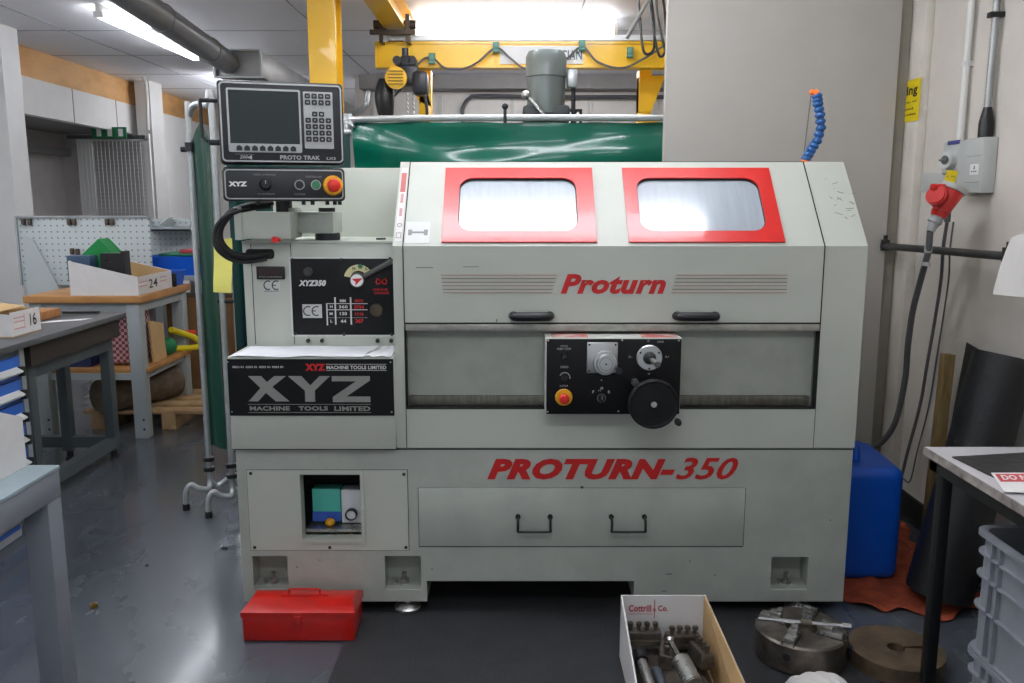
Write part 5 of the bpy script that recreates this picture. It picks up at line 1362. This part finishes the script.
# white perforated sheet hanging at right edge
q = [at(1011, 238, 2.75), at(1060, 226, 2.5), at(1075, 300, 2.5), at(996, 295, 2.75)]
def sheet(u, v):
    a = q[0].lerp(q[1], u); b = q[3].lerp(q[2], u)
    p = a.lerp(b, v); p.y += .02*math.sin(u*6+v*2); p.x += -.012*math.sin(v*PI)*(1-u)*.0
    return p
m_ = mat('embossed_paper', 'dedbd6', .8, var=.02, bump=0)
nt = m_.node_tree; vo = nt.nodes.new('ShaderNodeTexVoronoi'); vo.inputs['Scale'].default_value = 70
vo.inputs['Randomness'].default_value = .2
bp = nt.nodes.new('ShaderNodeBump'); bp.inputs['Strength'].default_value = .5; bp.inputs['Distance'].default_value = .004
nt.links.new(vo.outputs['Distance'], bp.inputs['Height']); nt.links.new(bp.outputs['Normal'], nt.nodes['Principled BSDF'].inputs['Normal'])
tag(build('paper_towel', MB().grid(sheet, 14, 10, .001), m_), 'white embossed paper towel draped at the end of the wall pipe', 'paper towel')
# jerrycan
t = thing('jerrycan', 'blue plastic jerrycan on the floor at the right end of the lathe', 'jerrycan', (1.34, 3.25, 0))
jz = .465
def jer(s=1.):
    b = bmesh.new(); bmesh.ops.create_cube(b, size=1)
    for v in b.verts: v.co = Vector((1.345+v.co.x*.285, 3.245+v.co.y*.34, .006+jz/2+v.co.z*jz))
    for v in b.verts:
        if v.co.z > .3 and v.co.y < 3.2: v.co.z -= .02
    bmesh.ops.bevel(b, geom=b.edges[:], offset=.048, segments=5, affect='EDGES', profile=.6)
    return b
mb = MB(); mb._merge(jer())
mb.prism([(1.22, 3.22, .45), (1.44, 3.22, .45), (1.43, 3.34, .475), (1.24, 3.34, .475)], (0, .05, 0))
build('body', mb, BLUE, t)
build('handle', MB().tube([(1.335, 3.18, .44), (1.335, 3.2, .50), (1.335, 3.3, .515), (1.335, 3.38, .50), (1.335, 3.4, .45)], .018, seg=12), BLUE, t)
build('cap', MB().cyl((1.25, 3.40, .45), (1.25, 3.40, .50), .033, seg=20, bev=.004), BLUE, t)
# orange cloth
rnd = random.Random(3)
def oc(u, v):
    x = 1.14+.58*u; y = 2.84+.85*v
    x += .03*math.sin(v*9)+.02*math.sin(v*23); y += .05*math.sin(u*6+1)+.03*math.sin(u*17)
    if x > 1.82: x = 1.82
    return Vector((x, y, .007+.006*(math.sin(u*21+v*13)+math.sin(v*31-u*9)+math.sin((u+v)*17))**2*.5))
tag(build('orange_cloth', MB().grid(oc, 50, 50, .002), ORANGE), 'crumpled orange cloth on the floor under jerrycan and black roll', 'cloth')
# black rubber rolls
t = thing('rubber_roll', 'large black rolled rubber mat leaning against the right wall', 'roll', (1.6, 2.9, 0))
R0, R1 = Vector((1.545, 2.90, .03)), Vector((1.732, 2.95, .90))
ax_ = (R1-R0).normalized()
e1 = ax_.cross(Vector((0, 1, 0))).normalized(); e2 = ax_.cross(e1)
pth = []
def spiral(tt):
    r = .03+.085*tt; a = tt*2*PI*4.6
    return e1*(r*math.cos(a))+e2*(r*math.sin(a))
def rollf(u, v):
    sp_ = spiral(.12+.88*u); k = 1.05-.12*v
    return R0+Vector((0, 0, .015))+(R1-R0)*v+sp_*k
build('outer_layer', MB().grid(rollf, 150, 6, .006), RUB, t)
build('core', MB().cyl(R0+ax_*.02, R1-ax_*.01, .095, .09, seg=24), RUB, t)
t2 = tag(build('rubber_sheet', MB().grid(lambda u, v: Vector((1.70+.04*u+.085*v, 3.2+.16*u, .02+.87*v)), 8, 6, .004), RUB), 'flat black rubber offcut standing behind the large black roll', 'sheet')
# batten leaning
b0_, b1_ = az(912, 560, 0.0), at(951, 398, 3.35)
t2 = tag(build('wood_batten', MB().box(-.022, .022, -.02, .02, 0, .84, .002, M=Matrix.Translation((1.74, 3.38, 0)) @ Matrix.Rotation(math.radians(1.5), 4, 'Y')), mat('batten_wood', '9c8455', .6, col2='6f5a34', scale=9, stretch=(3, 3, .4))), 'slim wooden batten standing against the right wall behind the roll', 'batten')

# right table
t = thing('white_table', 'white topped table with black steel legs at the right edge', 'table', (1.5, 1.8, 0))
build('table_top', MB().box(1.192, 1.80, .9, 2.37, .728, .75, .002), mat('top_white', 'c2c0c2', .4, var=.03), t)
build('top_edge', MB().box(1.189, 1.1925, .9, 2.37, .726, .7495), mat('edge_chip', 'a39c96', .5, col2='6b6560', scale=20), t)
build('frame', MB().box(1.2, 1.79, 2.31, 2.35, .69, .728).box(1.2, 1.24, .95, 2.35, .69, .728), mat('leg_black', '111214', .4, var=.05), t)
for x, y in ((1.222, 2.305), (1.222, 1.0), (1.77, 2.31)): build('leg', MB().box(x-.016, x+.016, y-.016, y+.016, 0, .70, .002), MATS['leg_black'], t)
pts = [az(952, 457.5, .751), az(1030, 453, .751), az(1060, 478, .751), az(994, 478, .751)]
tag(build('black_mat', MB().prism(pts, (0, 0, .003)), mat('mat_black', '2b2b2c', .5, var=.15, bump=.3, bscale=30)), 'thin black rubber mat lying on the white topped table', 'mat')
t = thing('notice_card', 'white notice card with red heading on the white topped table', 'notice', tuple(az(1010, 485, .755)))
pts = [az(991, 473, .756), az(1060, 473, .756), az(1062, 494, .756), az(1004, 492, .756)]
card = build('card', MB().prism(pts, (0, 0, .001)), WHITE, t)
o_, ex, ey = pts[0], (pts[1]-pts[0]), (pts[3]-pts[0])
def cm(u, v): p = o_+ex*u+ey*v; p.z = .7578; return p
build('red_band', MB().prism([cm(.04, .08), cm(.97, .08), cm(.97, .5), cm(.05, .5)], (0, 0, -.0005)), mat('card_red', 'c8434a', .5, var=0), card)
def cm2(u, v): p = o_+ex*u+ey*(1-v); p.z = .7585; return p
text('lettering', 'DO NOT USE', .1, .95, .58, .84, cm2, WHITE, card, bold=.03)
text('lettering', 'UNTIL REPAIRED', .34, .9, .2, .34, cm2, INK, card, bold=.02)

# grey crate stack
def crate(z0, label, hh=.29):
    t = thing('plastic_crate', label, 'crate', (1.42, 1.81, z0), None)
    x0, x1, y0, y1 = 1.212, 1.612, 1.52, 2.12
    w = .004
    mb = MB()
    for lev, (zb_, zt_, f) in enumerate(((0, hh, 0),)):
        O = [(x, y, z0+.0) for x, y in rrect((x0+x1)/2, (y0+y1)/2, x1-x0-.02, y1-y0-.02, .04, 5)]
        I = [(x, y, z0+.0) for x, y in rrect((x0+x1)/2, (y0+y1)/2, x1-x0-.03, y1-y0-.03, .035, 5)]
        mb.ring(O, I, (0, 0, hh))
    mb.prism([(x, y, z0) for x, y in rrect((x0+x1)/2, (y0+y1)/2, x1-x0-.022, y1-y0-.022, .04, 5)], (0, 0, .005))
    build('shell', mb, CRATE, t)
    for z, e in ((hh-.012, .009), (hh-.06, .006), (hh-.12, .006), (hh-.205, .006), (.0, .006)):
        O = [(x, y, z0+z) for x, y in rrect((x0+x1)/2, (y0+y1)/2, x1-x0-.01+e*2, y1-y0-.01+e*2, .045, 5)]
        I = [(x, y, z0+z) for x, y in rrect((x0+x1)/2, (y0+y1)/2, x1-x0-.022, y1-y0-.022, .04, 5)]
        build('rim' if z > hh-.02 else 'rib', MB().ring(O, I, (0, 0, .012 if z > hh-.02 else .006)), CRATE, t)
    mb = MB()
    for y in (1.7, 2.03): mb.box(x0-.001, x0+.012, y, y+.006, z0+.008, z0+hh-.01).box(x0-.001, x0+.012, y-.035, y-.029, z0+.008, z0+hh-.01)
    for x in (1.3, 1.42, 1.55): mb.box(x, x+.006, y1-.012, y1+.001, z0+.008, z0+hh-.01)
    build('stiffener', mb, CRATE, t)
    return t
crate(.002, 'grey plastic crate under the white topped table, lower of the two', .278)
crate(.284, 'grey plastic crate under the white topped table, upper of the two', .326)
tag(build('black_bag', MB().grid(lambda u, v: Vector((1.24+.35*u, 1.55+.54*v, .55+.025*math.sin(u*7+v*4)*math.sin(v*9)-.02)), 20, 20, .004), CABLEB), 'black plastic sheet lying inside the upper grey crate', 'bag')

# ================================================================ FLOOR OBJECTS
# red toolbox
t = thing('toolbox', 'red metal toolbox with folded wire handle before the lathe', 'toolbox', (-.71, 2.72, 0))
f0 = az(244, 641, 0); f1 = az(357, 640, 0)
x0, x1, y0, y1 = f0.x, f1.x-.006, 2.63, 2.79
zf = zz(614, y0); zt_ = zz(593, (y0+y1)/2)-.004; ym = (y0+y1)/2
mb = MB().box(x0, x1, y0, y1, .004, zf, .003)
build('body', mb, REDB, t)
build('lid', MB().prism([(x0-.004, y0-.004, zf-.012), (x0-.004, y0-.004, zf+.006), (x0+.018, ym-.035, zt_-.003), (x0+.018, ym+.035, zt_-.003), (x0-.004, y1+.004, zf+.006), (x0-.004, y1+.004, zf-.012)], (x1-x0+.008, 0, 0)), REDB, t)
o = t.children[1]
me = o.data
for v in me.vertices:
    if v.co.x+t.location.x > x1-.02 and v.co.z > zf+.012: v.co.x -= .036
build('latch', MB().box((x0+x1)/2-.012, (x0+x1)/2+.012, y0-.009, y0, zf-.04, zf-.004, .002).box((x0+x1)/2-.016, (x0+x1)/2+.016, y0-.007, y0-.003, zf-.01, zf+.003, .001), REDB, t)
hxa, hxb = at(290, 592, ym).x, at(320, 592, ym).x
build('handle', MB().tube([(hxa-.02, ym, zt_-.002), (hxa-.004, ym-.004, zt_+.004), (hxa, ym-.006, zt_+.014), (hxa+.006, ym-.008, zt_+.022), (hxb-.006, ym-.008, zt_+.022), (hxb, ym-.006, zt_+.014), (hxb+.004, ym-.004, zt_+.004), (hxb+.02, ym, zt_-.002)], .0035, n=4).box(hxa-.03, hxb+.03, ym-.008, ym+.008, zt_-.004, zt_+.002, .001), REDB, t)

# printed card box
t = thing('card_bin', 'white and brown open cardboard bin full of tool holders', 'box', (.48, 2.3, 0))
Yb2 = 2.53; hB = .216; hF = .09; yF = 2.08
xa, xb_ = .345, .613
bk = build('back_panel', MB().box(xa, xb_, Yb2-.005, Yb2, .006, hB), CARDW, t)
fl_ = .05
def sidep(x, d, m, f=0.): return build('side_panel', MB().prism([(x, Yb2, .006), (x+f*.6, yF, .006), (x+f, yF, hF), (x, Yb2, hB)], (d, 0, 0)), m, t)
sidep(xa, .005, CARDW); sidep(xb_, -.005, CARD, fl_)
build('outer_facing', MB().prism([(xb_, Yb2, .006), (xb_+fl_*.6, yF, .006), (xb_+fl_, yF, hF), (xb_, Yb2, hB)], (.001, 0, 0)), CARDW, t)
build('front_panel', MB().box(xa, xb_, yF, yF+.005, .006, hF), CARDW, t)
build('bottom', MB().box(xa, xb_, yF, Yb2, .004, .009), CARD, t)
def C(x, y): p = at(610+x/7.314, 590+y/7.312, Yb2-.005); return p.x, p.z
mb = MB()
def ct(s, a, b, c, d, bold): 
    (p, q), (r, s2) = C(a, d), C(b, c); text('', s, p, r, q, s2, front(Yb2-.005, .0008), None, into=mb, bold=bold)
ct('Cottrill', 136, 302, 108, 158, .03); ct('&', 312, 340, 132, 156, 0); ct('Co.', 350, 424, 112, 154, .03)
ct('TOOLS AND SUPPLIES', 136, 312, 168, 180, .0)
p, q = C(321, 208), C(330, 68); mb.box(p[0], q[0], Yb2-.006, Yb2-.0052, p[1], q[1])
build('lettering', mb, mat('print_red', 'b3323a', .6, var=0), bk)
# tool holders in the bin
def holder(x, y, z, rot, label):
    t = thing('tool_holder', label, 'tool holder', (0, 0, 0), 'steel tool holders in the cardboard bin')
    build('block', MB().box(-.055, .055, -.02, .02, 0, .045, .003), OILY, t)
    build('slot_plate', MB().box(-.05, .05, -.026, -.02, .01, .02), STEELD, t)
    for k in range(4):
        u = -.04+k*.026
        build('clamp_screw', MB().cyl((u, 0, .045), (u, 0, .058), .006, seg=10).cyl((u, 0, .058), (u, 0, .07), .0095, seg=6, bev=.001), STEELD, t)
    t.location = (x, y, z); t.rotation_euler = rot
    return t
holder(.412, 2.488, .075, (0, 0, 0), 'dark tool holder with upright screws against the back of the bin')
holder(.47, 2.42, .055, (.1, 0, 1.35), 'dark tool holder lying lengthwise left of the silver knurled handle')
holder(.572, 2.40, .06, (.15, .1, 1.75), 'dark tool holder at the brown right side of the bin')
holder(.535, 2.49, .06, (0, .1, .2), 'dark tool holder near the back right corner of the bin')
tag(build('scrap_blocks', MB().box(.36, .60, 2.1, 2.51, .010, .035, .006).box(.38, .58, 2.2, 2.5, .03, .052, .01), OILY), 'dark steel blocks covering the bottom of the bin', 'steel block')
def bar(p0, p1, r, label, m=STEEL, grip=True):
    t = thing('boring_bar', label, 'tool', tuple(p0), None)
    build('shank', MB().cyl(p0, p1, r, seg=20, bev=.002), m, t)
    if grip:
        d = (Vector(p1)-Vector(p0)).normalized()
        build('collar', MB().cyl(Vector(p1)-d*.005, Vector(p1)+d*.035, r*1.45, seg=20, bev=.003), BLACK, t)
    return t
bar((.405, 2.16, .06), (.385, 2.34, .10), .0145, 'bright steel bar with black collar at the left side of the bin')
bar((.442, 2.17, .06), (.424, 2.31, .09), .0145, 'grey steel bar lying right of the collared bar in the bin', mat('steel_blue', '6d7480', .3, .8, var=.05), False)
t = thing('drill_chuck', 'silver knurled cylinder with thin arbor lying in the bin', 'tool', (.5, 2.25, .08))
mb = MB().cyl((.517, 2.22, .095), (.498, 2.32, .115), .027, seg=28, bev=.003)
build('knurled_body', mb, STEEL, t)
build('arbor', MB().cyl((.498, 2.32, .115), (.482, 2.40, .13), .007, seg=14).sph((.481, 2.405, .131), .012), CHROME, t)
for x, y, z, l in ((.55, 2.46, .1, 'upright'), (.565, 2.42, .11, 'second upright')):
    pass

# lathe chuck on the floor
t = thing('lathe_chuck', 'heavy steel four jaw chuck lying face up on the floor', 'chuck', (.93, 2.58, 0))
cc = Vector((.927, 2.54, 0)); cr = .142; ch_ = .098
build('body', MB().lathe([(0, 0), (cr-.008, 0), (cr, .008), (cr, ch_-.006), (cr-.006, ch_), (.05, ch_), (.048, ch_-.03), (0, ch_-.03)], cc+Vector((0, 0, .004)), (0, 0, 1), 64), OILY, t)
for k, a in enumerate((325, 55, 145, 235)):
    M = Matrix.Translation(cc+Vector((0, 0, .004))) @ Matrix.Rotation(math.radians(a), 4, 'Z')
    j = build('jaw', MB().box(.062, .130, -.016, .016, ch_-.01, ch_+.016, .002).box(.062, .10, -.014, .014, ch_+.016, ch_+.03, .002).box(.062, .078, -.012, .012, ch_+.03, ch_+.042, .002), STEEL, t, M=M)
    build('jaw_slot', MB().box(.05, cr-.001, -.02, -.016, ch_-.002, ch_+.001).box(.05, cr-.001, .016, .02, ch_-.002, ch_+.001), INK, t, M=M)
    build('key_socket', MB().cyl((cr-.004, 0, ch_*.6), (cr+.001, 0, ch_*.6), .012, seg=20).cyl((cr+.0005, 0, ch_*.6), (cr+.0015, 0, ch_*.6), .007, seg=4), INK, t, M=M)
t = thing('chuck_key', 'chrome T-shaped chuck key lying across the steel chuck', 'chuck key', (.93, 2.55, .13))
k0, k1 = at(753, 625, 2.53), at(841, 634, 2.47)
zk = ch_+.05
k0 = Vector((k0.x, 2.535, zk+.012)); k1 = Vector((.93+.14, 2.50, zk+.005))
k0 = Vector((.775, 2.50, zk+.004)); k1 = Vector((1.05, 2.455, zk+.0))
build('bar', MB().cyl(k0, k1, .0065, seg=14, bev=.001), CHROME, t)
km = k0.lerp(k1, .52)
build('hub', MB().cyl(km-(k1-k0)*.06, km+(k1-k0)*.06, .014, seg=16, bev=.002), STEELD, t)
build('square_tip', MB().cyl(km, km+Vector((.025, .05, -.012)), .0085, seg=12).cyl(k1-(k1-k0)*.1, k1, .011, seg=12), CHROME, t)
# face plate
t = thing('face_plate', 'round rusty steel face plate with slot on the floor', 'plate', (1.22, 2.5, 0))
pc_ = Vector((1.217, 2.50, .004)); pr = .143
n = 72; outer = []; inner = []
for k in range(n):
    a = 2*PI*k/n
    outer.append((pc_.x+pr*math.cos(a), pc_.y+pr*math.sin(a), pc_.z))
    r_ = .027
    if abs(math.degrees(math.atan2(math.sin(a), math.cos(a)))) < 8: r_ = .11
    inner.append((pc_.x+r_*math.cos(a), pc_.y+r_*math.sin(a), pc_.z))
build('disc', MB().ring(outer, inner, (0, 0, .05)), mat('rusty_steel', '7a6852', .5, .55, col2='574a3b', scale=12, rvar=.1), t)
build('backing', MB().cyl((pc_.x, pc_.y, .004), (pc_.x, pc_.y, .03), pr-.01, seg=48), OILY, t)
mb = MB().box(pc_.x-.152, pc_.x-.135, pc_.y-.01, pc_.y+.012, .034, .0545)
build('rim_notch', mb, INK, t)
# white dotted cloth
def wc(u, v):
    return Vector((0.83+.175*u, 2.16+.22*v, .008+.07*max(0, math.sin(PI*min(1, max(0, u))))**.4*max(0, math.sin(PI*(.06+.94*min(1, v))))**.35+.003*math.sin(u*30+v*12)))
tag(build('white_cloth', MB().grid(wc, 40, 24, .002), m_), 'folded white embossed cloth on the floor before the steel chuck', 'cloth')
# little nut on floor
c = az(94, 607)
tag(build('brass_nut', MB().lathe([(.006, 0), (.014, 0), (.014, .012), (.006, .012), (.006, 0)], c+Vector((0, 0, .001)), (0, 0, 1), 6), mat('brass', '9a7a3a', .4, .7, var=.1)), 'small brass nut lying on the open floor at the left', 'nut')
c = az(225, 549)
tag(build('dark_chip', MB().box(c.x-.012, c.x+.012, c.y-.006, c.y+.006, .001, .008, .002), INK), 'small dark metal chip on the floor beside the lathe corner', 'chip')
c = az(147, 566)
tag(build('dark_chip', MB().box(c.x-.006, c.x+.006, c.y-.006, c.y+.006, .001, .006, .002), INK), 'tiny dark chip on the open floor left of the lathe', 'chip')

# ================================================================ CAMERA / WORLD
cam = bpy.data.cameras.new('camera'); co = bpy.data.objects.new('camera', cam); COL.objects.link(co)
cam.sensor_width = 36; cam.lens = 36*F/1024; co.location = (0, 0, H); co.rotation_euler = (PI/2-TH, 0, 0)
cam.clip_start = .05
scene.camera = co
w = bpy.data.worlds.new('world'); scene.world = w; w.use_nodes = True
w.node_tree.nodes['Background'].inputs['Color'].default_value = (.86, .92, 1, 1)
w.node_tree.nodes['Background'].inputs['Strength'].default_value = .55
vs = scene.view_settings; vs.view_transform = 'Standard'; vs.look = 'None'; vs.gamma = 1; vs.use_curve_mapping = False
vs.exposure = 0.
